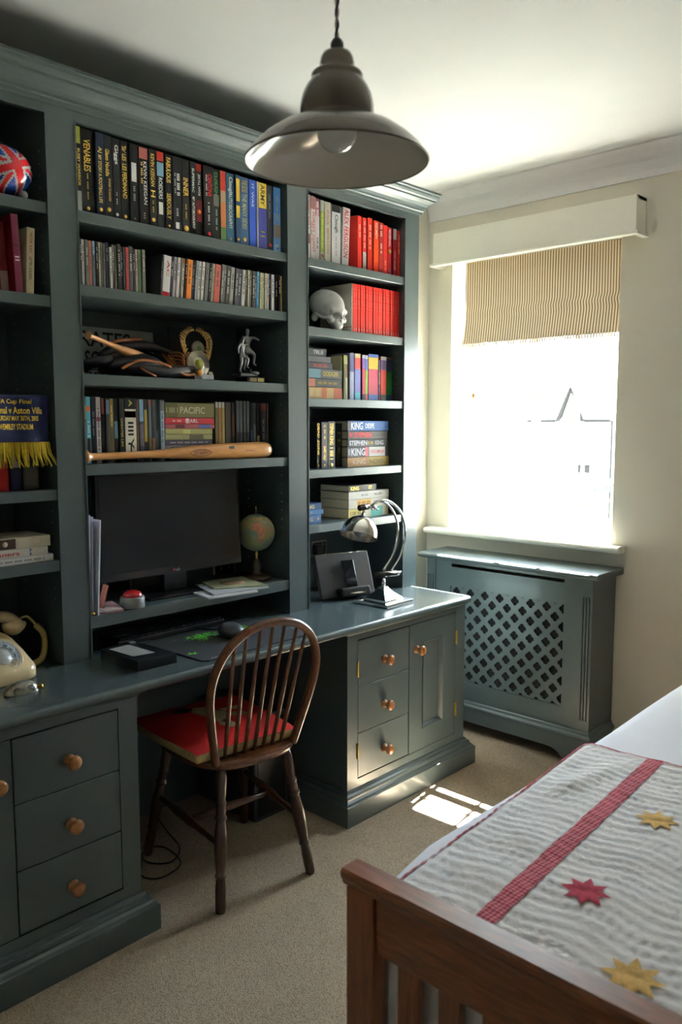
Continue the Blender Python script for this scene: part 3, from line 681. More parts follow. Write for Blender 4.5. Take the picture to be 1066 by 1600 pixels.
def check_mat(name, a, b_, sc):
    m_ = bpy.data.materials.new(name); m_.use_nodes = True; nt = m_.node_tree; b = nt.nodes['Principled BSDF']
    tc = nt.nodes.new('ShaderNodeTexCoord'); mpg = nt.nodes.new('ShaderNodeMapping'); mpg.inputs['Rotation'].default_value = (0, 0, .072); mpg.inputs['Scale'].default_value = (sc, sc, sc)
    w1 = nt.nodes.new('ShaderNodeTexWave'); w1.bands_direction = 'X'; w1.inputs['Scale'].default_value = 1; w2 = nt.nodes.new('ShaderNodeTexWave'); w2.bands_direction = 'Y'; w2.inputs['Scale'].default_value = 1
    ad = nt.nodes.new('ShaderNodeMath'); ad.operation = 'ADD'; dv = nt.nodes.new('ShaderNodeMath'); dv.operation = 'MULTIPLY'; dv.inputs[1].default_value = .5
    nt.links.new(tc.outputs['Object'], mpg.inputs[0]); nt.links.new(mpg.outputs[0], w1.inputs[0]); nt.links.new(mpg.outputs[0], w2.inputs[0])
    nt.links.new(w1.outputs['Fac'], ad.inputs[0]); nt.links.new(w2.outputs['Fac'], ad.inputs[1]); nt.links.new(ad.outputs[0], dv.inputs[0])
    r_ = nt.nodes.new('ShaderNodeValToRGB'); r_.color_ramp.elements[0].color = rgb(a) + (1,); r_.color_ramp.elements[1].color = rgb(b_) + (1,); r_.color_ramp.elements[0].position = .3; r_.color_ramp.elements[1].position = .8
    nt.links.new(dv.outputs[0], r_.inputs[0]); nt.links.new(r_.outputs[0], b.inputs['Base Color']); b.inputs['Roughness'].default_value = .95; return m_
REDC = check_mat('red_gingham', '9c2235', 'd2848e', 32); REDB = mat('b04656', .95, noise=.12, scale=150); YEL = mat('d9b169', .95, noise=.15, scale=120); STR = mat('b23a50', .95, noise=.18, scale=120)
m = MB(); sheet(m, .185, .228, 0, QL, .006, REDC, .0018); m.build('gingham_stripe', qt, weld=False)
m = MB(); sheet(m, .62, .665, 0, QL, .006, REDC, .0018); m.build('gingham_stripe', qt, weld=False)
m = MB(); sheet(m, -.004, .009, 0, QL, .004, REDB, .003); sheet(m, 0, QW, QL - .006, QL, .006, REDB, .002); m.build('edge_binding', qt, weld=False)
def star(s, t, R_, mt, rot=0):
    m = MB(); K = 8; pts = [(s, t)]
    ring = []
    for k in range(16):
        a_ = rot + k * PI / 8; rr_ = R_ if k % 2 == 0 else R_ * .56; ring.append((rr_ * math.cos(a_), rr_ * math.sin(a_)))
    L_ = 6; vs = [qpt(s, t, .0025)] + [qpt(s + x * l / L_, t + y * l / L_, .0025) for l in range(1, L_ + 1) for x, y in ring]
    fs = [(0, 1 + k, 1 + (k + 1) % 16) for k in range(16)] + [(1 + l * 16 + k, 1 + l * 16 + (k + 1) % 16, 17 + l * 16 + (k + 1) % 16, 17 + l * 16 + k) for l in range(L_ - 1) for k in range(16)]
    m.faces(vs, fs, mt, None, True); m.build('star_patch', qt, weld=False)
def qst(x, y):
    d = Vector((x, y, 0)) - QO; return d.dot(QS), d.dot(QT)
for (x, y), mt, r_ in (((-.68, 1.42), STR, .050), ((-.695, 1.80), YEL, .050), ((-.51, 1.245), YEL, .055), ((-.33, 1.60), STR, .05), ((-.36, 1.98), YEL, .05), ((-.14, 1.38), STR, .05)):
    s_, t_ = qst(x, y); star(s_, t_, r_, mt, .2)

# ================================================================== BOOKS AND CASES
ORD = ['first', 'second', 'third', 'fourth', 'fifth', 'sixth', 'seventh', 'eighth', 'ninth', 'tenth', 'eleventh', 'twelfth', 'thirteenth', 'fourteenth', 'fifteenth', 'sixteenth', 'seventeenth', 'eighteenth', 'nineteenth', 'twentieth', 'twenty-first', 'twenty-second']
BK = Matrix.Identity(4)
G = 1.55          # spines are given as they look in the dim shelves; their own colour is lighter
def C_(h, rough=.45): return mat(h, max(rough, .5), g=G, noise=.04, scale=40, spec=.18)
def book(kind, label, cat, group, P, rot, t, h, d, colr, bands=(), texts=(), paper=True, side=None, rough=.42, back=None):
    """local frame: spine on x = 0 facing +x, thickness along y (0..t), height along z (0..h), body towards -x"""
    b = thing(kind, label, cat, P, rot, group)
    cm = C_(colr, rough); sm_ = C_(side, rough) if side else cm; bd_ = .0022 if paper else .001
    m = MB()
    m.box(-d, -.001, 0, bd_, 0, h, sm_); m.box(-d, -.001, t - bd_, t, 0, h, cm)
    k = min(.0018, t * .12)
    m.prism([(-.003, 0), (-.001, 0), (0, k), (0, t - k), (-.001, t), (-.003, t)], 0, h, cm, 'z')
    m.build('cover' if paper else 'case', b, world=False)
    if paper: MB().box(-d + .004, -.003, bd_, t - bd_, .003, h - .004, PAGES).build('page_block', b, world=False)
    else: MB().box(-d + .001, -.003, bd_, t - bd_, .0005, h - .0005, BLACKP if paper is False else PAGES).build('case_edge', b, world=False)
    if bands:
        m = MB()
        for f0, f1, c_ in bands: m.box(-.0005, .00025, k, t - k, h * (1 - f1), h * (1 - f0), C_(c_, rough))
        m.build('spine_artwork', b, world=False)
    if texts:
        m = MB()
        for tx in texts:
            s_, f0, f1, c_, wf = tx[:5]; off = tx[5] if len(tx) > 5 else 0
            mt = GOLD if c_ == 'gold' else C_(c_, .4)
            wd = t * wf; y0 = (t - wd) / 2 + off * t
            if s_ == '.': m.box(0, .0005, y0, y0 + wd, h * (1 - f1), h * (1 - f0), mt)
            elif s_ == 'o': m.lathe([(0, .0006), (wd / 2, .0006), (wd / 2, 0)], mt, Matrix.Translation((0, t / 2, h * (1 - (f0 + f1) / 2))) @ Matrix.Rotation(PI / 2, 4, 'Y'), 14, False)
            elif s_ == '~':                     # small illegible print
                L_ = (f1 - f0) * h; n_ = max(2, int(L_ / .006))
                for q in range(n_):
                    if (q * 7 + n_) % 5 == 0: continue
                    zz = h * (1 - f0) - L_ * (q + .5) / n_; m.box(0, .0005, y0, y0 + wd, zz - .0019, zz + .0019, mt)
            else: write(m, s_, (.0006, y0, h * (1 - f0)), (0, 0, -1), (0, 1, 0), (f1 - f0) * h, wd, mt)
        m.build('spine_lettering', b, world=False)
    return b
def upright_rows(rows, X, z, py, kind, cat, group, where, d, paper=True, dd=.01, lbl_kind=None):
    seen = {}
    for k, r in enumerate(rows):
        y0, y1 = yx(r[0], py, X), yx(r[1], py, X)
        desc = r[4]; L_ = '%s, %s' % (desc, where)
        lean = r[7] if len(r) > 7 else 0
        xo = random.uniform(-dd, 0)
        book(kind, L_, cat, group, (X + xo, y0 + .0004, z + .0003), (lean, 0, 0), max(.003, y1 - y0 - .0009), r[2], d * random.uniform(.97, 1.0), r[3], r[5] if len(r) > 5 else (), r[6] if len(r) > 6 else (), paper)
X1 = -2.376
# ---- top shelf, middle bay: px0, px1, height, colour, description, bands, lettering
def cx2(a): return 110 + a * .16885
def cx3(a): return 270 + a * .16885
W = 'top shelf of the middle bay'
R1 = [
 (cx2(58), cx2(118), .243, '17181a', 'black hardback, green picture top, white foot', [(0, .2, '8a8f3c'), (.76, 1, '8b8b88')], [('BUSBY WARRIOR', .26, .70, 'gold', .4, .12), ('~', .3, .6, 'gold', .15, -.25)]),
 (cx2(120), cx2(245), .246, '121213', 'thick black hardback with tall gold capitals', [], [('VENABLES', .12, .50, 'gold', .5), ('~', .52, .86, 'gold', .08), ('o', .92, .96, 'gold', .25)]),
 (cx2(248), cx2(325), .240, '111a2c', 'navy hardback with gold lettering', [], [('AJ', .17, .24, 'gold', .55), ('MY STORY A FOOTBALL LIFE', .27, .85, 'gold', .42), ('o', .9, .96, 'gold', .4)]),
 (cx2(328), cx2(405), .240, '131416', 'black hardback with gold title and round gold crest', [], [('Glenn Hoddle', .17, .50, 'gold', .5, -.08), ('SPURRED TO SUCCESS', .52, .80, 'gold', .22, .12), ('o', .86, .95, 'gold', .5)]),
 (cx2(408), cx2(478), .236, '131417', 'black hardback with short white title', [], [('Giggs', .08, .32, 'dadada', .6), ('~', .66, .82, 'b8b8b8', .14), ('o', .92, .97, 'b8b8b8', .4)]),
 (cx2(482), cx2(560), .236, '131416', 'black hardback with gold serif title down the spine', [], [("'Sir' LES  LES FERDINAND", .06, .72, 'gold', .52), ('o', .92, .97, 'gold', .4)]),
 (cx2(562), cx2(645), .234, '111214', 'black hardback with a white block on the spine', [], [('.', .24, .48, 'c9ccd2', .55), ('~', .53, .75, '8d9096', .2), ('o', .93, .97, '6d6d70', .3)]),
 (cx2(648), cx2(735), .234, '131317', 'black hardback with pink picture top and white capitals', [(.02, .16, 'a05c58')], [('KEVIN KEEGAN', .19, .74, 'd6d6d8', .36, .15), ('~', .2, .48, 'gold', .18, -.2), ('~', .84, .96, '8d8d90', .2)]),
 (cx2(738), cx2(805), .230, '121315', 'black hardback with yellow capitals and a gold monogram', [], [('KEVIN KEEGAN', .06, .48, 'gold', .5), ('H', .53, .62, 'gold', .6), ('~', .66, .82, 'gold', .15), ('o', .88, .95, 'gold', .5)]),
 (cx2(810), cx2(880), .230, '17181b', 'black hardback with red and pale blue picture top', [(.0, .12, 'a8372c'), (.14, .32, '6f94ac')], [('ROEDERS', .34, .62, 'cfcfcf', .5), ('.', .66, .82, 'b9b9b4', .55)]),
 (cx2(885), cx2(948), .229, '131416', 'black hardback with two wide yellow titles', [], [('FABULOUS', .05, .38, 'gold', .62), ('~', .4, .5, '26282c', .3), ('SERIOUSLY', .52, .86, 'gold', .6), ('o', .93, .97, 'gold', .3)]),
 (cx2(950), cx3(88), .228, '15161a', 'black hardback with thin white lettering and white foot mark', [], [('~', .22, .52, 'd8d8d8', .3, .15), ('~', .22, .5, '9a9a9a', .12, -.2), ('~', .66, .8, 'bcbcbc', .2), ('.', .88, .97, 'd8d8d8', .4)]),
 (cx3(92), cx3(165), .226, '1a1a1b', 'black hardback with a yellow title block and yellow badge', [], [('INNER', .25, .50, 'gold', .62), ('~', .6, .84, 'gold', .16), ('o', .9, .97, 'gold', .6)]),
 (cx3(168), cx3(225), .226, '15161a', 'black hardback with long white title in two runs', [], [('SUPERMAC', .09, .42, 'e0e0e0', .38), ('MY AUTOBIOGRAPHY', .48, .92, 'd5d5da', .42)]),
 (cx3(228), cx3(285), .224, '181415', 'black hardback with red top, white title and red stripe', [(0, .1, '7c1d1a'), (.5, .8, '5c1a1c')], [('JEKYLL HYDE', .14, .44, 'e0e0e0', .45), ('o', .62, .7, 'c0602c', .6)]),
 (cx3(288), cx3(385), .224, '1a1718', 'thick dark hardback with red capitals over white', [], [('CANTONA', .11, .42, 'c0242c', .42, .12), ('~', .12, .42, '9c9c9c', .12, -.2), ('~', .5, .82, 'bdbdbd', .16), ('o', .92, .97, 'b01d20', .3)]),
 (cx3(388), cx3(450), .222, '1d2220', 'dark hardback with green capitals and a picture', [(.36, .52, '5f665f')], [('CLOUGH', .04, .36, '4d8d5a', .48), ('~', .56, .86, '9fa59f', .2)]),
 (cx3(452), cx3(505), .222, '6b6a4c', 'red, orange and green picture-spined book', [(0, .28, '9c2f25'), (.28, .45, '8f7a66'), (.45, .8, 'b06a43'), (.8, 1, '5c7548')], []),
 (cx3(508), cx3(585), .220, '34566f', 'steel blue hardback with large white lettering', [], [('Clough', .05, .30, 'dfe4ea', .55), ('AUTOBIOGRAPHY', .28, .80, 'cfd8e2', .42), ('o', .92, .97, 'cfd8e2', .3)]),
 (cx3(588), cx3(628), .220, '28405e', 'slim navy book with two yellow blocks', [(.05, .38, 'c8a63c'), (.44, .62, 'c8a63c')], [('o', .9, .97, 'gold', .5)]),
 (cx3(630), cx3(710), .218, '2c4766', 'blue hardback with dull gold capitals down the spine', [], [('THE BOSS', .04, .22, 'a38e50', .6), ('THE MANY SIDES', .24, .76, 'a7a07c', .55), ('o', .88, .95, 'gold', .4)]),
 (cx3(712), cx3(778), .216, '27449a', 'royal blue hardback with short white title', [], [('IT WAS', .06, .40, 'd9e0f0', .3)]),
 (cx3(780), cx3(798), .214, '8b8fa0', 'thin pale grey book', [], []),
 (cx3(800), cx3(880), .214, '2b2f70', 'purple-blue hardback with bright yellow top', [(0, .38, 'c9ab3d')], [('ARMY', .02, .34, '2b2a34', .5), ('~', .72, .82, 'c9ab3d', .5)]),
 (cx3(882), cx3(935), .212, '26292e', 'charcoal hardback with small red mark at the foot', [], [('~', .1, .5, '6a6d74', .2), ('o', .88, .95, '9c2c28', .5)]),
 (cx3(938), cx3(1005), .210, '4d6f9c', 'light blue book, last at the right end', [(0, .4, '37649c'), (.58, .78, '6f675c')], [('~', .1, .5, '9a8a60', .2), ('o', .88, .95, 'd0d6de', .5)]),
]
R1 = [(r[0], r[1], .253 - (.246 - r[2]) * .42) + r[3:] for r in R1]
upright_rows(R1, X1, 2.188, 330, 'book', 'book', 'hardbacks on the top shelf of the middle bay', W, .155)
# ---- CD shelf, middle bay
def cs(rows, X, z, py, kind, cat, group, where, hgt, d, noun):
    """rows: px0, px1, colour, colour word, [height factor], [lean]"""
    cnt = {}
    names = [r[3] for r in rows]
    full = []
    for k, r in enumerate(rows):
        left = names[k - 1] if k else None; right = names[k + 1] if k + 1 < len(rows) else None
        if left is None: t_ = '%s %s at the left end, beside the %s one' % (r[3], noun, right)
        elif right is None: t_ = '%s %s at the right end, beside the %s one' % (r[3], noun, left)
        else: t_ = '%s %s between %s and %s ones' % (r[3], noun, left, right)
        full.append(t_)
    for k, r in enumerate(rows):
        t_ = full[k]
        if full.count(t_) > 1:
            q = full[:k].count(t_); t_ += ' (%s such)' % ORD[q]
        y0, y1 = yx(r[0], py, X), yx(r[1], py, X); hh = hgt * (r[4] if len(r) > 4 else random.uniform(.985, 1.0))
        th = max(.003, y1 - y0 - .0008); bands = []; texts = []
        if kind == 'cd_case':
            dk = sum(rgb(r[2])) < .35
            texts = [('~', .12, random.uniform(.4, .8), 'a8a8a4' if dk else '4a4a4c', .30)] if th > .005 else []
        b = book(kind, '%s, %s' % (t_, where), cat, group, (X - random.uniform(0, .006), y0 + .0004, z + .0003), (r[5] if len(r) > 5 else 0, 0, 0), th, hh, d, r[2], r[6] if len(r) > 6 else (), (r[7] if len(r) > 7 else texts), False, rough=.25)
cx4 = cx2
def cx5(a): return 280 + a * .16885
CDS = [(cx4(68), cx4(95), '8f8f78', 'mottled cream', 1.06), (cx4(97), cx4(118), '3c3c44', 'charcoal'), (cx4(120), cx4(149), 'b4b2ac', 'white'), (cx4(151), cx4(184), '5c5b58', 'grey'), (cx4(186), cx4(213), '9c6254', 'salmon'),
 (cx4(215), cx4(245), '5e6670', 'slate', 1, 0, [(0, .3, '7f9cb4')]), (cx4(248), cx4(270), '3b3a3c', 'dark grey'), (cx4(272), cx4(290), 'a39c86', 'cream'), (cx4(292), cx4(313), '6c6860', 'taupe'), (cx4(315), cx4(337), '64625e', 'mid grey'),
 (cx4(340), cx4(368), '404450', 'blue-grey', 1.02), (cx4(370), cx4(395), 'a9a8a6', 'off-white', .93), (cx4(397), cx4(425), '5a5854', 'brown-grey'), (cx4(427), cx4(441), '8b877d', 'pale grey'), (cx4(443), cx4(475), '3a3936', 'black-brown', 1.03),
 (cx4(478), cx4(500), '33353a', 'near-black'), (cx4(502), cx4(518), '586068', 'steel'), (cx4(520), cx4(551), '9a4440', 'red'), (cx4(553), cx4(590), '4b4b4c', 'dull grey', 1.03), (cx4(592), cx4(612), '39393c', 'dark'),
 (cx4(614), cx4(635), 'a58d8c', 'pinkish'), (cx4(637), cx4(668), '5d7c5c', 'green'), (cx4(670), cx4(702), '55534f', 'white-edged grey', 1, 0, [(0, 1, '6f6c66')])]
cs(CDS, X1, 1.965, 450, 'cd_case', 'CD case', 'CD cases on the second shelf, left run', 'left run', .140, .15, 'CD case')
L0 = -.10
CD2 = [(cx4(833), cx4(848), '26262c', 'black', 1, L0), (cx4(850), cx4(920), 'c9c5c4', 'wide white', 1, L0, [(.88, 1, 'a8202a')], [('AC', .12, .5, 'b02030', .35, .1)]), (cx4(922), cx4(948), '3a3842', 'dark purple', 1, L0), (cx4(950), cx4(976), 'b9b3b6', 'pale', 1, L0), (cx4(978), cx4(1005), 'bdb8b8', 'white', 1, L0),
 (cx4(1008), cx5(14), '6f6c66', 'grey', 1, L0), (cx5(16), cx5(40), 'b5b0a6', 'cream', 1, L0, [(0, .12, 'b06a2c')]), (cx5(42), cx5(60), '3c2a26', 'dark brown', 1, L0), (cx5(62), cx5(110), 'c2702c', 'bright orange', 1, L0), (cx5(112), cx5(140), '3f4250', 'dark slate', 1, L0),
 (cx5(142), cx5(165), '868d92', 'silver', 1, L0), (cx5(168), cx5(195), 'b2b0b0', 'off-white', 1, L0), (cx5(198), cx5(225), 'bcb9b2', 'milky', 1, L0), (cx5(228), cx5(265), '62625f', 'mid grey', 1, L0), (cx5(268), cx5(290), '303538', 'charcoal', 1, L0), (cx5(292), cx5(318), '8c8370', 'beige', 1, L0),
 (cx5(320), cx5(374), 'a4564e', 'salmon red', 1, L0), (cx5(377), cx5(402), '5b5b5a', 'dull grey', 1.02, L0), (cx5(404), cx5(430), '50514f', 'smoke grey', 1.02, L0), (cx5(432), cx5(470), '474645', 'dark grey', 1.02, L0), (cx5(472), cx5(505), 'aaa9a4', 'clear white', 1.0, L0),
 (cx5(508), cx5(535), '4d4d54', 'ash', .98, L0), (cx5(537), cx5(573), '45454c', 'lead grey', .98, L0), (cx5(575), cx5(610), 'b7b5b4', 'bright white', .98, L0), (cx5(612), cx5(630), '54514a', 'umber', .98, -.04), (cx5(632), cx5(650), 'a9a184', 'creamy', .98, -.04), (cx5(652), cx5(670), '5f5e5b', 'stone grey', .98, -.04),
 (cx5(672), cx5(700), '3c3c3f', 'sooty', .98, -.04), (cx5(702), cx5(720), '33353a', 'near-black', .98, -.04), (cx5(722), cx5(746), '4c86b4', 'light blue', 1, -.04), (cx5(748), cx5(770), 'aaa47c', 'pale yellow', .98, -.04), (cx5(772), cx5(790), '98a78c', 'pale green', .98, -.03), (cx5(792), cx5(810), 'a8a392', 'ivory', .98, -.03),
 (cx5(812), cx5(836), 'a09694', 'pinkish', .98, -.02), (cx5(838), cx5(855), '25222e', 'ink', 1, -.02), (cx5(857), cx5(880), 'b5b5ba', 'cold white', .98, -.02), (cx5(882), cx5(895), '4a4541', 'brown', .98, 0), (cx5(898), cx5(920), '1c1c1e', 'black', .98, 0), (cx5(922), cx5(945), '1a1a1e', 'jet', .98, 0), (cx5(947), cx5(959), '9c823a', 'thin mustard', .98, 0)]
cs(CD2, X1, 1.965, 462, 'cd_case', 'CD case', 'CD cases on the second shelf, right run', 'right run', .138, .15, 'CD case')
# turned case showing its cover
b = thing('cd_case', 'grey CD case turned outwards to show a red cover, between the two runs of CDs', 'CD case', (-2.50, yx(cx4(705), 455, -2.5), 1.966), (0, 0, -.50))
MB().box(0, .008, 0, .13, 0, .126, mat('6c6860', .3, g=1.3)).build('case', b, world=False)
m = MB(); m.faces([(.0087, .002, .035), (.0087, .03, .012), (.0087, .085, .06), (.0087, .03, .115), (.0087, .002, .10)], [(0, 1, 2, 3, 4)], mat('7c2418', .4, g=1.3)); m.build('cover_art', b, world=False)

XD = -2.442
# ---- DVD shelf, middle bay
def cx8(a): return 110 + a * .16885
def cx9(a): return 250 + a * .1876
PK = 'b07c7c'
def dv(a, b_, c_, word, bands=(), texts=(), h=1.0): return (cx8(a), cx8(b_), c_, word, h, 0, bands, list(texts) + [('o', .86, .92, PK, .5)])
DV = [dv(110, 150, '33332e', 'charcoal', [(.1, .32, '9c8a34')]), dv(152, 196, '3f8296', 'turquoise', [(.14, .22, 'b0582c'), (.62, .9, '3d2c24')], [('~', .36, .6, 'a8b8b8', .4)], 1.02), dv(200, 243, '17171b', 'black', (), [('~', .2, .6, '55555c', .3)]), dv(245, 291, 'a39a9c', 'white-pink', [(.3, .36, '6c3440')], [('~', .16, .8, '5c4a50', .3)], 1.02),
 dv(293, 325, '34332f', 'salmon-topped', [(.0, .24, '9c5c54')]), dv(328, 366, '30302f', 'blue-topped', [(.02, .24, '4f5f78')]), dv(368, 408, '4c3f26', 'brown', [(.0, .4, '6f5c30')], [('~', .1, .44, 'a08a50', .3)]), dv(410, 450, '2b2e31', 'blue-patched', [(.35, .62, '5f8290')]), dv(452, 500, '1b1a18', 'yellow-lettered', (), [('GREATER LIFE', .3, .75, 'a8903c', .4)]),
 dv(617, 636, '5a3d2e', 'thin brown'), dv(638, 684, '40434a', 'pale blue', [(.0, .35, '6f8ea4'), (.4, .75, '5c5560')]), dv(686, 721, '26241f', 'yellow-striped', [(.16, .68, '8c7a34')]), dv(723, 755, '4b5258', 'slate', [(.0, .1, '7c4038'), (.6, .9, '5c4a2c')]), dv(757, 790, '2c2d2e', 'sooty', [(.62, .85, '6c4c34')]), dv(793, 830, '3a3f46', 'mottled blue', [(.5, .9, '4c5c68')]), dv(833, 871, '8492a0', 'white-blue', [(0, .18, '5a5a5c')], [('~', .2, .7, '2c343c', .3)])]
cs(DV, XD, 1.403, 660, 'dvd_case', 'DVD case', 'DVD cases on the shelf over the monitor', 'DVD shelf', .214, .15, 'DVD case')
book('dvd_box', 'wide white and black boxed film with a small figure, among the DVDs', 'DVD box', None, (XD, yx(cx8(502), 660, XD), 1.4033), (0, 0, 0), yx(cx8(615), 660, XD) - yx(cx8(502), 660, XD) - .001, .217, .15, '1a1a18', [(.17, 1, 'bfb9a8'), (.20, .30, '7d6b2c'), (.92, 1, '6b6964')], [('~', .37, .40, '26262a', .45), ('~', .43, .46, '26262a', .45), ('~', .49, .52, '26262a', .45), ('~', .55, .58, '26262a', .45), ('.', .70, .90, '2c2a2a', .12), ('Y', .62, .80, '2c2a2a', .5), ('A', .02, .13, '9c8a44', .3)], False)
def dv2(a, b_, c_, word, bands=(), texts=(), h=1.0): return (cx9(a), cx9(b_), c_, word, h, 0, bands, texts)
DV2 = [dv2(462, 488, '5c5a3c', 'olive', [(0, .1, '9c9c94')]), dv2(489, 516, '8c6038', 'copper', [(0, .1, 'a4a49c')]), dv2(517, 543, '8c7c44', 'ochre', [(0, .1, 'a4a49c')]), dv2(546, 575, '383129', 'dark brown', (), [('o', .86, .92, PK, .6)]), dv2(578, 603, '3a322b', 'bronze brown', (), [('o', .86, .92, PK, .6)]), dv2(606, 631, '3b3029', 'chestnut', [(.2, .6, '5c3c2c')]),
 dv2(636, 665, '3b4046', 'series grey', [(0, .55, '5d6063')], (), 1.03), dv2(667, 695, '3b4046', 'series grey', [(0, .55, '5d6063')], (), 1.03), dv2(697, 722, '3b4046', 'series grey', [(0, .55, '5d6063')], (), 1.03), dv2(724, 751, '3b4046', 'series grey', [(0, .55, '5d6063')], (), 1.03),
 dv2(755, 778, '222734', 'navy', [(.5, .9, '3a4870')]), dv2(780, 808, '3c3e41', 'smoke grey', [(.4, .7, '5a5c60')]), dv2(810, 838, '24221e', 'black', [(.6, .72, '7c6c4c')]), dv2(840, 890, '2b2d30', 'mottled dark', [(.02, .14, '5c2c2a'), (.8, .88, '7c8088')], [('~', .3, .7, '5c6068', .3)]), dv2(892, 906, '5a4636', 'tan-edged')]
cs(DV2, XD, 1.403, 665, 'dvd_case', 'DVD case', 'DVD cases right of the stacked ones', 'DVD shelf, right', .212, .15, 'DVD case')
def stack(items, X, yl, z0, kind, cat, group, where, d, paper, noun, side=None):
    """horizontal pile, items from the bottom up: thickness, right end y, colour, word, bands, texts, [left y]"""
    z = z0 + .0003
    for k, it in enumerate(items):
        t, yr, c_, word = it[:4]; bands = it[4] if len(it) > 4 else (); texts = it[5] if len(it) > 5 else ()
        y0 = it[6] if len(it) > 6 else yl; h = yr - y0
        # after the +90 degree turn about x: local z -> -y, local y -> z
        pos = 'bottom' if k == 0 else ('top' if k == len(items) - 1 else ORD[k] + ' from bottom')
        book(kind, '%s %s lying %s of %s' % (word, noun, pos if k in (0, len(items) - 1) else pos, where), cat, group, (X - random.uniform(0, .004), yr, z), (PI / 2, 0, 0), t - .0006, h, d, c_, bands, texts, paper)
        z += t
yl = yx(cx9(45), 665, XD); yr = yx(cx9(455), 665, XD)
ST1 = [(.014, yr - .03, '2a2a2c', 'black and white', (), [('~', .1, .8, '9a9a98', .4)]), (.0145, yr - .01, '2b2b2b', 'black', (), [('~', .05, .7, '8c8c88', .35), ('o', .78, .84, PK, .7)]), (.0145, yr - .01, '7e7878', 'pinkish grey', (), [('~', .1, .8, '4c4444', .3)]), (.0145, yr - .01, '545058', 'purple-grey', (), [('~', .1, .9, '9c98a0', .3)]),
 (.016, yr - .01, '8d8a60', 'yellow-white', [(.5, .8, '5c5c48')], ()), (.016, yr - .01, '8f8c5a', 'pale yellow', [(.36, .52, 'a4a468')], ()), (.013, yr, '8c4c50', 'pink and blue', [(.2, .38, '5a2c34'), (.68, .92, '46548c')], ()), (.018, yr, 'a02c34', 'bright red', [(.42, .46, 'b0a0a0')], [('PEARL', .40, .66, 'c8bcbc', .6), ('~', .14, .32, 'c0a4a4', .3)]), (.042, yr + .002, '67613f', 'thick olive boxed', [(.0, .25, '55502f')], [('PACIFIC', .30, .80, 'a9a48c', .45), ('~', .02, .26, '8c8868', .35)])]
ST1 = [(r[0] * 1.27,) + r[1:] for r in ST1]
stack(ST1, XD, yl, 1.403, 'dvd_case', 'DVD case', 'DVD cases lying in a pile', 'the DVD pile', .135, False, 'DVD case')

# ---- baseball bats
def bat(name, label, A, B, k=1.0):
    A = Vector(A); B = Vector(B); L_ = (B - A).length; t = thing(name, label, 'baseball bat', tuple(A)); M = align(A, B)
    pr = [(0, 0), (.020, .002), (.0245, .008), (.024, .014), (.014, .024), (.0125, .04), (.0125, .22), (.014, .32), (.019, .42), (.0255, .52), (.030, .62), (.0325, .74), (.0330, .92), (.0315, .965), (.026, .99), (.012, 1.0), (0, 1.0)]
    pr = [(r * k, z * L_ if i > 5 else z * L_ / .84) for i, (r, z) in enumerate(pr)]
    MB().lathe(pr, BATW, M, 36).build('barrel', t); return t, M
t, M = bat('baseball_bat', 'long pale wooden baseball bat lying in front of the DVDs', (UF - .040, 1.350, 1.4275), (UF - .038, 2.150, 1.4345), .93)
m = MB(); BR = mat('5a3018', .5)
ov = []
yc = 1.80
for k in range(40):
    a = 2 * PI * k / 40; y = yc + .045 * math.cos(a); th = .0 + .42 * math.sin(a) ; rr_ = .0292
    ov.append((UF - .0390 + rr_ * math.cos(th), y, 1.4315 + rr_ * math.sin(th)))
m.tube(ov, .0009, BR, 4, True)
write(m, 'Slugger', (UF - .0390 + .0293, yc - .033, 1.4315 - .006), (0, 1, 0), (0, 0, 1), .066, .013, BR)
write(m, 'GENUINE', (UF - .0390 + .0290, yc - .02, 1.4315 + .008), (0, 1, 0), (0, 0, 1), .04, .004, BR)
m.build('maker_mark', t)
m = MB(); write(m, 'GEORGE BRETT', (UF - .0390 + .0312, 2.0, 1.431), (0, 1, 0), (0, 0, 1), .085, .005, BR); m.box(UF - .0390 + .0309, UF - .0390 + .0314, 1.925, 1.948, 1.4425, 1.4525, mat('2b3a44', .4)); m.build('printed_label', t)
t, M = bat('baseball_bat', 'small wooden baseball bat resting across the leather glove', (UF - .03, 1.375, 1.815), (UF - .13, 1.70, 1.742), .60)

# number plate
NP = thing('number_plate', 'pale number plate with black letters standing behind the glove', 'number plate', (-2.645, 1.60, 1.691), (0, -.08, 0))
NPM = mat('a9abab', .5, g=1.7); NPB = mat('1c2128', .5)
yA, yB = -.17, .20
MB().box(-.001, .001, yA, yB, 0, .185, NPM, bev=.0009, seg=1).build('plate', NP, world=False)
m = MB(); write(m, 'PIRATES', (.0013, yA + .01, .115), (0, 1, 0), (0, 0, 1), .26, .055, NPB); write(m, 'MASCOT', (.0013, yA + .01, .045), (0, 1, 0), (0, 0, 1), .20, .055, NPB)
write(m, 'LITTLE LEAGUE', (.0013, yA + .02, .008), (0, 1, 0), (0, 0, 1), .26, .018, mat('6b3a30', .5)); m.box(.001, .0014, yA + .01, yB - .02, .033, .036, NPB); m.build('plate_lettering', NP, world=False)

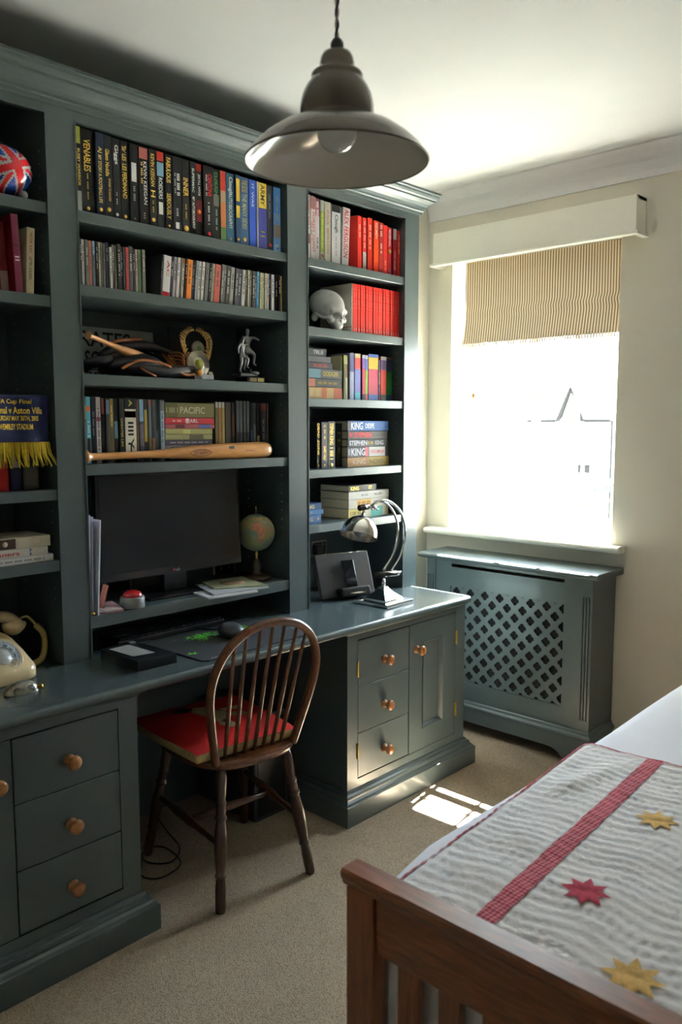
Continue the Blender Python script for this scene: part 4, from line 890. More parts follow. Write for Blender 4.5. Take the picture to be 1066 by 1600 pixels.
# baseball glove
LEA = mat('26262c', .38, noise=.25, scale=30, bump=.3, coat=.2, name='dark_glove_leather'); LACE = mat('a05c28', .5, noise=.2, name='tan_lace')
gl = thing('baseball_glove', 'dark leather baseball glove with tan laces on the third shelf', 'baseball glove', (-2.50, 1.66, 1.69))
m = MB()
m.ball((-2.50, 1.60, 1.735), 1, LEA, sc=(.095, .12, .046), seg=32, rings=16); m.build('palm', gl)
for k, (A, B, C2, D, r0) in enumerate([((-2.45, 1.53, 1.73), (-2.42, 1.60, 1.715), (-2.40, 1.70, 1.715), (-2.41, 1.80, 1.725), .024), ((-2.53, 1.50, 1.76), (-2.54, 1.58, 1.80), (-2.54, 1.69, 1.81), (-2.53, 1.785, 1.79), .021), ((-2.56, 1.52, 1.75), (-2.58, 1.60, 1.78), (-2.59, 1.70, 1.785), (-2.585, 1.775, 1.765), .021), ((-2.57, 1.53, 1.72), (-2.60, 1.62, 1.73), (-2.61, 1.71, 1.735), (-2.60, 1.77, 1.73), .021), ((-2.46, 1.50, 1.75), (-2.47, 1.46, 1.74), (-2.50, 1.43, 1.73), (-2.54, 1.45, 1.72), .020)]):
    p = spline([A, B, C2, D], 6); n = len(p)
    MB().tube(p, [r0 * (.75 + .35 * math.sin(PI * min(1, (i + 2) / n))) for i in range(n)], LEA, 14, flat=.85).build('finger' if k else 'thumb', gl)
m = MB()
for q in range(5):
    z = 1.74 + q * .012; m.tube(spline([(-2.43, 1.775, z - .02), (-2.47, 1.785, z), (-2.53, 1.77, z + .005)], 4), .0035, LACE, 6)
for q in range(4):
    y = 1.745 + q * .012; m.tube([(-2.44, y, 1.735), (-2.48, y + .004, 1.745), (-2.53, y, 1.79)], .0032, LACE, 6)
m.build('webbing', gl)
m = MB(); m.tube(spline([(-2.52, 1.52, 1.80), (-2.51, 1.56, 1.818), (-2.515, 1.61, 1.825), (-2.51, 1.65, 1.83)], 6), .006, LACE, 8)
m.tube(spline([(-2.40, 1.50, 1.715), (-2.385, 1.56, 1.745), (-2.382, 1.63, 1.742), (-2.378, 1.68, 1.728)], 6), .0045, LACE, 8)
m.tube(spline([(-2.388, 1.70, 1.72), (-2.38, 1.74, 1.705), (-2.382, 1.78, 1.708)], 6), .0045, LACE, 8); m.tube(spline([(-2.385, 1.56, 1.72), (-2.375, 1.60, 1.70), (-2.38, 1.62, 1.694)], 4), .003, LACE, 6)
m.ball((-2.385, 1.805, 1.716), .014, mat('c08a3c', .4)); m.build('lacing', gl)

# laurel plaque and trophy of two footballers
LAU = mat('9b7a46', .35, metal=.7, noise=.15, g=1.5, name='aged_gilt')
tr = thing('laurel_award', 'gilt laurel wreath award with round medals and dark backing, third shelf', 'award', (-2.47, 1.872, 1.69))
M0 = Matrix.Translation((-2.475, 1.872, 1.69)) @ Matrix.Rotation(-.12, 4, 'Y')
MB().box(-.05, -.040, -.085, .085, 0, .205, mat('1a1c1f', .5), M0, bev=.002).build('backing', tr)
m = MB()
for sg in (-1, 1):
    for k in range(13):
        a = -.9 + k * .19; 
        y = .003 + sg * (.060 * math.cos(a)) ; z = .128 + .064 * math.sin(a)
        for rr_ in (-1, 1):
            q = Matrix.Translation((.002 * rr_, y + sg * .004 * rr_, z)) @ Matrix.Rotation(sg * -(a + rr_ * .45), 4, 'X'); m.ball((0, 0, .006), 1, LAU, M0 @ q, 8, 6, sc=(.0026, .0052, .0125))
m.build('laurel_wreath', tr)
for (y, z, r_, x) in ((0.010, .122, .028, 0), (-.006, .062, .050, .012)):
    m = MB(); Mx = M0 @ Matrix.Translation((x, y, z)) @ Matrix.Rotation(PI / 2, 4, 'Y')
    m.lathe([(0, -.004), (r_, -.004), (r_ * 1.02, 0), (r_ * .93, .004), (r_ * .6, .003), (r_ * .58, .005), (r_ * .34, .005)], mat('a39c8a', .3, metal=.6, g=1.3), Mx, 32, False); o = m.build('medal', tr)
    MB().lathe([(0, .0055), (r_ * .34, .0055), (r_ * .34, .003)], mat('a8a838' if z < .1 else '5f8a4c', .4, g=1.4), Mx, 20, False).build('coloured_centre', o)
m = MB(); m.box(-.02, .035, -.045, .045, 0, .022, mat('77736c', .4), M0, bev=.002); m.build('base', tr)
m = MB(); m.box(.0352, .0362, -.012, .040, .003, .020, mat('d6dbe6', .3), M0); m.box(.01, .012, .040, .058, .014, .036, mat('b5aa88', .4, g=1.3), M0, bev=.002); m.build('name_plate', tr)

PEW = mat('8b8d90', .28, metal=.85, noise=.1, g=1.3, name='pewter')
tf = thing('figure_trophy', 'silver trophy of two jumping footballers on a dark plinth', 'trophy', (-2.44, 2.085, 1.69))
def figure(parent, joints, edges, rad, mt, name='figure'):
    me = bpy.data.meshes.new(name); me.from_pydata([tuple(Vector(j)) for j in joints], edges, []); o = bpy.data.objects.new(name, me); COL.objects.link(o)
    sk = o.modifiers.new('skin', 'SKIN'); 
    for i, r_ in enumerate(rad): me.skin_vertices[0].data[i].radius = (r_, r_)
    me.skin_vertices[0].data[0].use_root = True
    sb_ = o.modifiers.new('sub', 'SUBSURF'); sb_.levels = 2; sb_.render_levels = 2
    dg = bpy.context.evaluated_depsgraph_get(); dg.update(); nm = bpy.data.meshes.new_from_object(o.evaluated_get(dg)); bpy.data.objects.remove(o)
    for p in nm.polygons: p.use_smooth = True
    nm.materials.clear(); nm.materials.append(mt); q = bpy.data.objects.new(name, nm); COL.objects.link(q)
    nm.transform(parent_matrix(parent).inverted()); q.parent = parent; return q
def player(ox, oy, oz, s, ym, ang):
    J = dict(pel=(0, 0, .50), che=(.02, .0, .68), nec=(.03, 0, .80), hea=(.05, 0, .90), top=(.06, 0, .97), sl=(.02, -.10, .76), el=(.03, -.20, .64), hl=(.06, -.22, .50), sr=(.02, .10, .76), er=(.02, .22, .78), hr=(.04, .34, .72), kl=(.05, -.07, .27), fl=(-.02, -.06, .04), tl=(.05, -.07, .01), kr=(.14, .13, .38), fr=(.06, .16, .16), tr=(.12, .19, .13))
    R_ = dict(pel=.075, che=.085, nec=.035, hea=.055, top=.04, sl=.045, el=.033, hl=.025, sr=.045, er=.033, hr=.025, kl=.045, fl=.028, tl=.022, kr=.045, fr=.028, tr=.022)
    ks = list(J); E_ = [('pel', 'che'), ('che', 'nec'), ('nec', 'hea'), ('hea', 'top'), ('che', 'sl'), ('sl', 'el'), ('el', 'hl'), ('che', 'sr'), ('sr', 'er'), ('er', 'hr'), ('pel', 'kl'), ('kl', 'fl'), ('fl', 'tl'), ('pel', 'kr'), ('kr', 'fr'), ('fr', 'tr')]
    Rz = Matrix.Rotation(ang, 4, 'Z')
    P = [Matrix.Translation((ox, oy, oz)) @ Rz @ Vector((J[k][0] * s, J[k][1] * s * ym, J[k][2] * s)) for k in ks]
    return P, [(ks.index(a), ks.index(b_)) for a, b_ in E_], [R_[k] * s for k in ks]
P, E_, R_ = player(-2.425, 2.035, 1.728, .137, 1, .25); figure(tf, P, E_, R_, PEW, 'front_player')
P, E_, R_ = player(-2.455, 2.085, 1.738, .165, 1, -.1); figure(tf, P, E_, R_, PEW, 'rear_player')
m = MB(); m.box(-2.475, -2.405, 2.045, 2.135, 1.6905, 1.712, BLACKP, bev=.002); m.box(-2.465, -2.415, 2.02, 2.11, 1.712, 1.728, PEW, bev=.004); m.build('plinth', tf)
m = MB(); m.box(-2.4048, -2.4038, 2.058, 2.092, 1.695, 1.709, mat('a89468', .4, g=1.3)); m.box(-2.4048, -2.4038, 2.097, 2.128, 1.695, 1.709, mat('c2b070', .4, g=1.3)); m.ball((-2.42, 2.098, 1.728), .016, PEW, sc=(1, 1, .5)); m.lathe([(.0, 0), (.003, 0), (.004, .012), (.003, .02)], PEW, Matrix.Translation((-2.46, 2.11, 1.727)), 12); m.build('engraved_plates', tf)

# ================================================================== RIGHT BAY
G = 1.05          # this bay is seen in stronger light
XR1 = -2.392
def ca(a): return 470 + a * .1595
W = 'top shelf by the window'
RW = 'c9c6c6'
R2 = [
 (ca(60), ca(99), .250, RW, 'white book with red title and small picture', [(.6, .75, '8c5c50')], [('JIMMY HILL', .02, .55, 'b03038', .5)]),
 (ca(101), ca(149), .248, 'c6c2c2', 'white book with reddish picture top and red lettering', [(0, .20, '8c6460')], [('FOREST GIANT', .25, .88, 'b8303c', .45, .1), ('~', .4, .7, '5c5c60', .12, -.25)]),
 (ca(152), ca(196), .246, 'c8c4c8', 'white book with red striped top', [(0, .28, 'a8687c')], [('~', .02, .28, 'd4c8cc', .5), ('~', .62, .8, '4a4450', .3)]),
 (ca(200), ca(241), .244, 'a8aaa0', 'grey book with lime green middle', [(.18, .83, '8fa040')], [('~', .2, .8, 'c8cc90', .25), ('o', .86, .93, 'a85c4c', .5)]),
 (ca(245), ca(307), .243, 'b8b4a6', 'cream book with pale red serif title', [], [('PAUL MERSON', .14, .84, 'b07870', .38)]),
 (ca(312), ca(401), .240, 'cfcfd2', 'wide white book with black picture top', [(0, .12, '1c1c1e')], [('Clough', .16, .46, '202226', .45), ('~', .52, .88, 'b89498', .12)]),
 (ca(408), ca(478), .242, 'd2ced0', 'white hardback with large red capitals, tilted', [], [('ALEX FERGUSON', .03, .84, 'b82434', .62)], -.045),
]
upright_rows(R2, XR1, 2.190, 365, 'book', 'book', 'books on the top shelf by the window', W, .155)
RB = 'bb2a22'
ya, yb_ = yx(ca(560), 380, XR1), yx(ca(618), 380, XR1)
b = book('book', 'thick bright red book turned to show its front cover, beside the tilted white hardback', 'book', None, (XR1, ya, 2.1903), (0, 0, .22), yb_ - ya - .004, .222, .15, RB, [], [('~', .12, .4, 'd8a8a0', .3)])
m = MB(); m.box(-.09, -.07, -.0008, 0, .03, .06, mat('3c5a94', .5)); m.build('cover_badge', b, world=False)
R3 = [
 (ca(622), ca(661), .222, 'bf2c2c', 'slim red book with white foot', [(.64, 1, 'c9c2c0')], [('~', .06, .6, 'd8b0ac', .3)]),
 (ca(665), ca(713), .226, 'c02c1e', 'scarlet book with pale lettering', [], [('~', .12, .58, 'd89a8c', .4)]),
 (ca(716), ca(767), .220, 'c63420', 'orange-red book with white title', [(.36, .8, 'd0481e')], [('REDMEN', .04, .34, 'd8b8a8', .5)]),
 (ca(770), ca(812), .218, '8e2626', 'dull red book with white lettering', [], [('~', .04, .3, 'c8a8a4', .4), ('~', .4, .6, 'd8d0d0', .3)]),
 (ca(822), ca(864), .214, 'c22a24', 'plain bright red book', [], [('~', .7, .9, 'd89088', .25)]),
 (ca(867), ca(907), .210, '97202a', 'dark red book with white capitals and a crest', [], [('ARSENAL', .03, .40, 'd8c0c0', .5), ('o', .44, .54, '9c8438', .7), ('o', .88, .95, '4c5c9c', .5)]),
 (ca(910), ca(946), .208, '8f1f2c', 'crimson book with pale grey top', [(0, .22, 'a4a6ac')], [('TONY ADAMS', .45, .86, 'c89ca0', .4)]),
 (ca(950), ca(982), .204, 'a9241f', 'red book at the far right end', [], [('~', .05, .5, 'd0a0a0', .2)]),
]
upright_rows(R3, XR1, 2.190, 390, 'book', 'book', 'red books on the top shelf by the window', W, .155)
# second shelf: twenty matching red volumes
y0, y1 = yx(ca(511), 480, XR1), yx(ca(993), 495, XR1); nv = 20; tv = (y1 - y0) / nv
proto = book('red_volume', 'matching slim red volume in the long row beside the white skull', 'book', (XR1, y0, 1.9223), (0, 0, 0), tv - .0006, .205, .19, 'c02a26', [(.0, .006, '8f1c1a')], [('~', .1, .5, 'd0645c', .25), ('.', .90, .97, 'cf7a72', .3)], side='a9a59c') if False else None
proto = book('red_volume', 'matching slim red volume in the row beside the white skull', 'book', 'matching red volumes on the second shelf', (XR1, y0, 1.9223), (0, 0, 0), tv - .0006, .205, .19, 'c22c27', [], [('~', .1, .5, 'd0645c', .25), ('.', .90, .97, 'cf7a72', .3)])
def copy_thing(src, loc, label=None, rot=None):
    r = src.copy(); COL.objects.link(r); r.location = loc
    if rot is not None: r.rotation_euler = rot
    if label: r['label'] = label
    for ch in list(src.children):
        c_ = ch.copy(); COL.objects.link(c_); c_.parent = r
        for g_ in ch.children: d_ = g_.copy(); COL.objects.link(d_); d_.parent = c_
    return r
proto['label'] = 'first slim red volume of the matching row, next to the grey slipcase board'
for k in range(1, nv): copy_thing(proto, (XR1 - random.uniform(0, .003), y0 + k * tv, 1.9223), 'slim red volume, %s from the skull end of the matching red row' % ORD[k])
# the first one has a pale grey slipcase side
sc_ = thing('book_slipcase', 'pale grey side board standing against the red volumes, behind the skull', 'slipcase', (XR1 - .095, y0 - .003, 1.9225))
m = MB(); m.box(XR1 - .19, XR1 - .001, y0 - .005, y0 - .001, 1.9225, 2.128, mat('b2ada4', .6, g=1.2)); m.build('board', sc_)
m = MB(); m.box(XR1 - .19, XR1 - .001, y0 - .0056, y0 - .005, 1.945, 1.948, mat('8f2424', .6)); m.build('red_line', sc_)
# skull: a smooth solid carved from blended ellipsoids, meshed with surface nets
import numpy as np
def surface_nets(f, lo, hi, h):
    ax = [np.arange(lo[i], hi[i] + h, h) for i in range(3)]; X, Y, Z = np.meshgrid(*ax, indexing='ij'); V = f(X, Y, Z); s = V < 0
    nx, ny, nz = V.shape; acc = np.zeros((nx - 1, ny - 1, nz - 1, 3)); cnt = np.zeros((nx - 1, ny - 1, nz - 1))
    cor = [(i, j, k) for i in (0, 1) for j in (0, 1) for k in (0, 1)]
    sub = lambda A, c: A[c[0]:nx - 1 + c[0], c[1]:ny - 1 + c[1], c[2]:nz - 1 + c[2]]
    for a in range(8):
        for b in range(a + 1, 8):
            A, B = cor[a], cor[b]
            if sum(abs(A[q] - B[q]) for q in range(3)) != 1: continue
            va, vb = sub(V, A), sub(V, B); m = (va < 0) != (vb < 0); t = np.where(m, va / np.where(m, va - vb, 1), 0)
            for q in range(3): acc[..., q] += np.where(m, A[q] + t * (B[q] - A[q]), 0)
            cnt += m
    idx = -np.ones(cnt.shape, int); on = cnt > 0; idx[on] = np.arange(on.sum()); c = np.argwhere(on)
    vs = (c + acc[on] / cnt[on][:, None]) * h + np.array(lo); fs = []
    for q in range(3):
        o1, o2 = [(1, 2), (2, 0), (0, 1)][q]; d = [0, 0, 0]; d[q] = 1
        S0 = s[:nx - d[0], :ny - d[1], :nz - d[2]]; S1 = s[d[0]:, d[1]:, d[2]:]
        for p in np.argwhere(S0 != S1):
            if p[o1] == 0 or p[o2] == 0 or p[o1] >= cnt.shape[o1] or p[o2] >= cnt.shape[o2] or p[q] >= cnt.shape[q]: continue
            u = np.zeros(3, int); w_ = np.zeros(3, int); u[o1] = 1; w_[o2] = 1
            F_ = [idx[tuple(p)], idx[tuple(p - u)], idx[tuple(p - u - w_)], idx[tuple(p - w_)]]
            fs.append(F_ if S0[tuple(p)] else F_[::-1])
    return vs, fs
def ell(c, r):
    def g(X, Y, Z):
        k0 = np.sqrt(((X - c[0]) / r[0]) ** 2 + ((Y - c[1]) / r[1]) ** 2 + ((Z - c[2]) / r[2]) ** 2); return (k0 - 1) * min(r)
    return g
def cap_(a, b, r):
    a = np.array(a, float); b = np.array(b, float)
    def g(X, Y, Z):
        d = b - a; t = np.clip(((X - a[0]) * d[0] + (Y - a[1]) * d[1] + (Z - a[2]) * d[2]) / (d @ d), 0, 1)
        return np.sqrt((X - a[0] - t * d[0]) ** 2 + (Y - a[1] - t * d[1]) ** 2 + (Z - a[2] - t * d[2]) ** 2) - r
    return g
def smin(a, b, k): h_ = np.clip(.5 + .5 * (b - a) / k, 0, 1); return b * (1 - h_) + a * h_ - k * h_ * (1 - h_)
def skull_f(X, Y, Z):
    A = np.abs(X); d = ell((0, -2, 8), (6.7, 8.7, 6.3))(A, Y, Z)
    for g, k in ((ell((0, 4.6, 4.6), (4.5, 3.6, 4.6)), 1.6), (cap_((0, 7.2, 6.9), (4.0, 5.9, 6.8), .95), .8), (ell((0, 6.6, 1.0), (2.7, 2.5, 2.2)), 1.0), (ell((3.9, 6.0, 3.2), (1.5, 1.3, 1.3)), .8),
                 (cap_((4.6, 5.4, 3.2), (6.3, 2.2, 3.3), .62), .5), (cap_((6.3, 2.2, 3.3), (6.1, -1.2, 3.6), .55), .5), (ell((4.9, -2.6, 2.2), (1.4, 1.7, 2.0)), .8), (cap_((0, 7.6, 5.8), (0, 8.6, 4.2), .55), .5)):
        d = smin(d, g(A, Y, Z), k)
    for g, k in ((ell((2.45, 8.1, 4.9), (1.75, 3.2, 1.6)), .45), (ell((.55, 9.2, 2.9), (.85, 2.6, 1.35)), .3), (ell((6.6, 3.6, 5.8), (1.5, 2.6, 2.6)), .8), (ell((0, 1.2, -.6), (3.4, 4.2, 2.8)), .6)):
        d = -smin(-d, g(A, Y, Z), k)
    return d
SKM = mat('d5d3d2', .55, noise=.08, scale=40, name='chalky_white_bone', bump=.2)
sk_ = thing('skull', 'white ornamental skull with dark eye sockets on the second shelf by the window', 'skull', (-2.455, 2.525, 1.9225))
vs_, fs_ = surface_nets(skull_f, (-8, -12, -2.5), (8, 11, 15.5), .32)
Rs = Matrix.Rotation(-1.55, 4, 'Z') @ Matrix.Rotation(-.30, 4, 'X'); kS = .0097
P_ = [Rs @ (Vector((v[0], v[1] + 0, v[2])) * kS) for v in vs_]; zm = min(p.z for p in P_)
m = MB(); m.faces([p + Vector((0, 0, .0005 - zm)) for p in P_], [tuple(int(q) for q in F_) for F_ in fs_], SKM, None, True); o = m.build('cranium', sk_, world=False)
m = MB()
for k in range(10):
    a = -1.0 + 2.0 * k / 9; c_ = Vector((2.3 * math.sin(a), 6.5 + 2.1 * math.cos(a), -1.0)) * kS
    m.ball((0, 0, 0), 1, SKM, Matrix.Translation(Vector((0, 0, .0005 - zm))) @ Rs @ Matrix.Translation(c_), 8, 6, sc=(.0040, .0034, .0075))
m.build('upper_teeth', sk_, world=False)

# third shelf: pile of six and uprights
yl = 2.327; X2 = -2.408
ST2 = [(.048, yx(ca(410), 610, X2), 'b9975c', 'thick cream and orange', [(.5, .62, 'a85c34'), (.8, 1, 'a4502c')], [('~', .05, .5, 'd8c090', .6)]), (.036, yx(ca(402), 600, X2), '26282c', 'black', [(.12, .36, '9c5c44')], [('~', .4, .9, 'a89040', .3)]), (.040, yx(ca(400), 590, X2), '34373e', 'charcoal', [(.2, .48, '4c6c7c')], [('~', .0, .18, 'b0a040', .4), ('DODGER', .55, .92, 'b09a38', .5)]),
       (.026, yx(ca(318), 575, X2), '2c2a33', 'dark purple', [], [('~', .05, .25, '9c9438', .4), ('~', .4, .85, '9c3c30', .4)]), (.024, yx(ca(298), 568, X2), '43424a', 'dark grey', [], [('~', .0, .2, 'b0a040', .4)]), (.032, yx(ca(255), 558, X2), '2a2d34', 'dark slate', [(.08, .3, '9c5850')], [('TRUE', .5, .9, 'c8c8c8', .5)])]
stack(ST2, X2, yl, 1.638, 'book', 'book', 'books lying in a pile on the third shelf by the window', 'the pile, third shelf by window', .17, True, 'book')
R4 = [(ca(395), ca(416), .186, 'b8b49c', 'cream-spined thin book', [], [], -.05), (ca(420), ca(445), .188, '55602c', 'olive green thin book', [(.0, .2, '8c8c3c')], []), (ca(447), ca(473), .188, 'b4b090', 'cream and brown thin book', [(.2, .5, '7c4c34')], []), (ca(482), ca(527), .200, '8d93ac', 'silvery blue book', [(0, .4, '50507c')], [])]
HPX = [(ca(542), ca(602), .200, '6470a8', 'red, lavender and cyan banded book', [(0, .09, 'b8a87c'), (.09, .33, 'c4423a'), (.33, .84, '6c74b0'), (.84, 1, '4c9cb0')], []), (ca(608), ca(641), .196, '8f3c74', 'purple and red banded book', [(0, .08, 'b0a4b8'), (.08, .3, '70509c'), (.3, .86, 'b83c50'), (.86, 1, '4c4c54')], []),
 (ca(642), ca(671), .196, '6c9034', 'blue, lime and red banded book', [(0, .08, 'b8b8d0'), (.08, .33, '4c5ca4'), (.33, .86, '7a9c34'), (.86, 1, 'a83c40')], []), (ca(672), ca(771), .203, 'a03c54', 'thick yellow, crimson and blue banded book', [(0, .07, '3c5ca4'), (.07, .32, 'c8a438'), (.32, .87, 'a43a50'), (.87, 1, '3c5898')], []),
 (ca(773), ca(789), .180, '54506c', 'thin mottled book', [(.3, .6, '8c8478')], []), (ca(791), ca(849), .197, 'b0342c', 'grey, purple, red and black banded book', [(0, .08, '9c9c9c'), (.08, .3, '4c3860'), (.3, .86, 'b8362e'), (.86, 1, '2c302c')], []), (ca(851), ca(906), .195, '1c5a24', 'navy and green banded book', [(0, .06, '50202c'), (.06, .33, '1c2450'), (.33, .86, '1a5c22'), (.86, 1, '1c2450')], [])]
upright_rows(R4 + HPX, X2, 1.638, 590, 'book', 'book', 'upright books on the third shelf by the window', 'third shelf by the window', .15)
book('book', 'olive book standing behind the pile of dark books, third shelf by the window', 'book', None, (-2.46, 2.50, 1.6383), (0, 0, 0), .05, .17, .13, '5c5a24', [(.1, .16, '8c8838')], [('~', .2, .8, '8c8838', .4)])
# fourth shelf
R5 = [(ca(172), ca(206), .192, '1d1c1c', 'slim black book with gold foil title', [], [('DEAD ZONE', .02, .70, 'gold', .6), ('o', .9, .96, 'gold', .4)]), (ca(208), ca(271), .194, '3a383a', 'charcoal book with dull gold title', [], [('~', .05, .25, 'a08c50', .3), ('SALEM', .3, .36, 'gold', .2), ('DARK HALF', .52, .82, 'gold', .35), ('~', .9, .95, 'a08c50', .3)]), (ca(275), ca(346), .197, '29282a', 'thick black book with bright gold blocks', [], [('STEPHEN', .04, .28, 'gold', .5), ('KING', .31, .50, 'gold', .5), ('~', .55, .82, 'gold', .45), ('o', .91, .96, 'gold', .4)])]
upright_rows(R5, X2, 1.347, 680, 'book', 'book', 'gold-lettered books on the fourth shelf', 'fourth shelf by the window', .16)
book('book', 'dark book with dull olive lettering, set back beside the pile, fourth shelf', 'book', None, (-2.44, yx(ca(350), 680, -2.44), 1.3473), (0, 0, 0), .035, .19, .14, '1f1f1d', [], [('IT', .2, .5, '8c8444', .5), ('~', .55, .7, '8c8444', .3)])
yl4 = yx(ca(465), 690, X2)
def yr4(a): return yx(ca(a), 690, X2)
STK = [(.042, yr4(868), '8a6434', 'gold-brown', [(.5, 1, '8c7428')], [('KING', .12, .42, 'c0a890', .5), ('NOVEL', .52, .92, '4c4018', .5)]), (.046, yr4(862), '2c2c34', 'black, white-boxed', [(.42, .5, 'a84c58'), (.52, .92, 'a8a8a8')], [('~', .01, .07, 'b8b8b8', .6), ('KING', .09, .42, 'd8d4e0', .7), ('INSOMNIA', .56, .9, 'a03040', .35)]), (.033, yr4(855), '101014', 'black, white-lettered', [], [('STEPHEN', .03, .46, 'd8d8e4', .6), ('~', .48, .62, 'a88c3c', .4), ('KING', .67, .88, 'a8a8ac', .6)]), (.036, yr4(850), '1c1014', 'black, red-lettered', [(.0, .05, '3c2c30')], [('~', .04, .14, 'c83038', .5), ('STEPHEN', .16, .58, 'd02830', .6)]), (.044, yr4(862), '27508c', 'bright blue', [(0, .12, '4c4858')], [('KING', .08, .36, 'e8e8f0', .75), ('DESPE', .42, .64, 'e0e4f0', .5)])]
stack(STK, X2, yl4, 1.347, 'book', 'book', 'hardbacks in a pile on the fourth shelf by the window', 'the five-book pile, fourth shelf', .17, True, 'hardback')
# fifth shelf
yl5 = 2.327; yr5 = yx(470 + 195 * .1689, 800, X2)
STB = [(.036, yr5 - .001, '3a5a84', 'thick blue', [], [('KING', .1, .6, 'b8b080', .45), ('o', .78, .9, 'c8c090', .35)]), (.021, yr5 + .012, '3f6694', 'thin light blue', [], [('~', .1, .5, 'b8b8a0', .3)]), (.028, yr5, '2f4a70', 'dark blue', [], [('KING', .1, .65, 'd0c890', .5)])]
stack(STB, X2, yl5, 1.119, 'book', 'book', 'blue books in a pile on the fifth shelf', 'the blue pile, fifth shelf', .14, True, 'book')
yl6 = yx(470 + 446 * .1689, 790, X2)
def y6(a): return yx(470 + a * .1689, 790, X2)
STC = [(.044, y6(815), 'aca890', 'cream and teal', [(0, .35, 'b8a860'), (.55, .85, '3c8c88')], [('~', .05, .35, '6c5830', .4)]), (.040, y6(812), 'b4b0a4', 'white, gold-lit', [(.2, .55, 'c09a4c')], [('~', .22, .55, '8c5a2c', .5), ('STONES', .62, .88, '4c4848', .4)]), (.034, y6(815), 'bcb9b0', 'off-white', [], [('~', .3, .5, '8c8888', .3), ('HELLFIRE', .62, .82, '3c3838', .28)]), (.030, y6(700), '17181a', 'black gold-lettered', [], [('KING', .07, .36, 'gold', .6), ('IT', .72, .84, 'gold', .5)])]
stack(STC, X2, yl6, 1.119, 'book', 'book', 'hardbacks in a pile on the fifth shelf by the window', 'the thick pile, fifth shelf', .18, True, 'hardback')

# ================================================================== LEFT BAY
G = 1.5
ball = thing('patterned_helmet', 'glossy rounded ornament painted with red, white and blue union flag stripes, top left shelf', 'ornament', (-2.43, 1.135, 2.19))
FR, FW, FB = mat('b8202a', .2, coat=.5, g=1.4), mat('c9c9cc', .2, coat=.5, g=1.2), mat('1c3f94', .2, coat=.5, g=1.4)
bmx = MB(); prof = 72
R_b = .085; vs = []; NU, NV_ = 120, 60
for i in range(NV_ + 1):
    th = PI * i / NV_
    for k in range(NU):
        a = 2 * PI * k / NU; vs.append((R_b * .95 * math.sin(th) * math.cos(a), R_b * 1.02 * math.sin(th) * math.sin(a), R_b * .86 * math.cos(th)))
bmx.mats = [FR, FW, FB]; V = [bmx.bm.verts.new(v_) for v_ in vs]
Rt = Matrix.Rotation(-.42, 3, 'X')
for i in range(NV_):
    for k in range(NU):
        try: F_ = bmx.bm.faces.new([V[i * NU + k], V[(i + 1) * NU + k], V[(i + 1) * NU + (k + 1) % NU], V[i * NU + (k + 1) % NU]])
        except ValueError: continue
        c_ = Rt @ (Vector(vs[i * NU + k]) + Vector(vs[(i + 1) * NU + (k + 1) % NU])) / 2 / R_b
        lon = math.atan2(c_.y, c_.x) / 1.25; lat = math.asin(max(-1, min(1, c_.z / .95)))
        u, v_ = lon - .12, lat
        if abs(u) < .13 or abs(v_) < .12: i_ = 0
        elif abs(u) < .21 or abs(v_) < .20: i_ = 1
        elif abs(abs(u) * .8 - abs(v_)) < .085: i_ = 0
        elif abs(abs(u) * .8 - abs(v_)) < .17: i_ = 1
        else: i_ = 2
        F_.material_index = i_; F_.smooth = True
bmesh.ops.remove_doubles(bmx.bm, verts=bmx.bm.verts, dist=1e-5)
o = bmx.build('painted_shell', ball, world=False); o.location = (0, 0, .080)
m = MB(); m.ball((.04, .045, .013), .013, mat('8f8d8c', .5), seg=14, rings=8); m.ball((.04, -.045, .013), .013, mat('8f8d8c', .5), seg=14, rings=8); m.ball((-.04, 0, .013), .013, mat('8f8d8c', .5), seg=14, rings=8)
m.build('feet', ball, world=False)
LX_ = X1
book('book', 'plum hardback with two white bars, second shelf of the left bay', 'book', 'left books', (LX_, 1.139, 1.9183), (.035, 0, 0), .022, .222, .15, '5c2438', [(.38, .42, '4c2030')], [('.', .535, .555, 'b8a8b0', .6), ('.', .575, .595, 'b8a8b0', .6)], side='6c1418')
book('book', 'cream paperback leaning at the right end of the second shelf, left bay', 'book', 'left books', (LX_, 1.170, 1.9183), (-.055, 0, 0), .024, .193, .14, 'b5a98c', [], [('PETER KAY', .08, .38, '8c4c3c', .35), ('GIFTED SOUNDS', .44, .78, '3c3830', .35), ('~', .88, .96, 'c4b898', .3)])
b = book('book', 'dark red book behind the plum hardback, second shelf of the left bay', 'book', 'left books', (-2.40, 1.105, 1.9183), (0.05, 0, 0), .026, .20, .15, '541014', [(.7, 1, '6c5c58')], [])
# third shelf: books under the scarf
Rl = [(-52, -25, .235, '2c2c34', 'dark book under the scarf, left of the red one', [], []), (-24, 15, .235, '8c1c1c', 'red book under the football scarf', [], []), (17, 33, .20, '20203c', 'navy and white book under the football scarf', [(.40, .65, '8c8c90')], [('~', .45, .6, '4c4c50', .5)])]
upright_rows(Rl, -2.40, 1.332, 730, 'book', 'book', 'books under the scarf', 'third shelf, left bay', .15)
bx_ = thing('dark_box', 'black box standing on the third shelf, right of the books under the scarf', 'box', (-2.46, 1.15, 1.332))
m = MB(); m.box(-2.53, -2.40, yx(36, 730, -2.4), yx(60, 730, -2.4), 1.3323, 1.55, mat('17181a', .5), bev=.002); m.build('box_body', bx_)
m = MB(); m.box(-2.3998, -2.3992, yx(39, 730, -2.4), yx(57, 730, -2.4), 1.345, 1.40, mat('2c2a24', .5)); m.build('box_label', bx_)
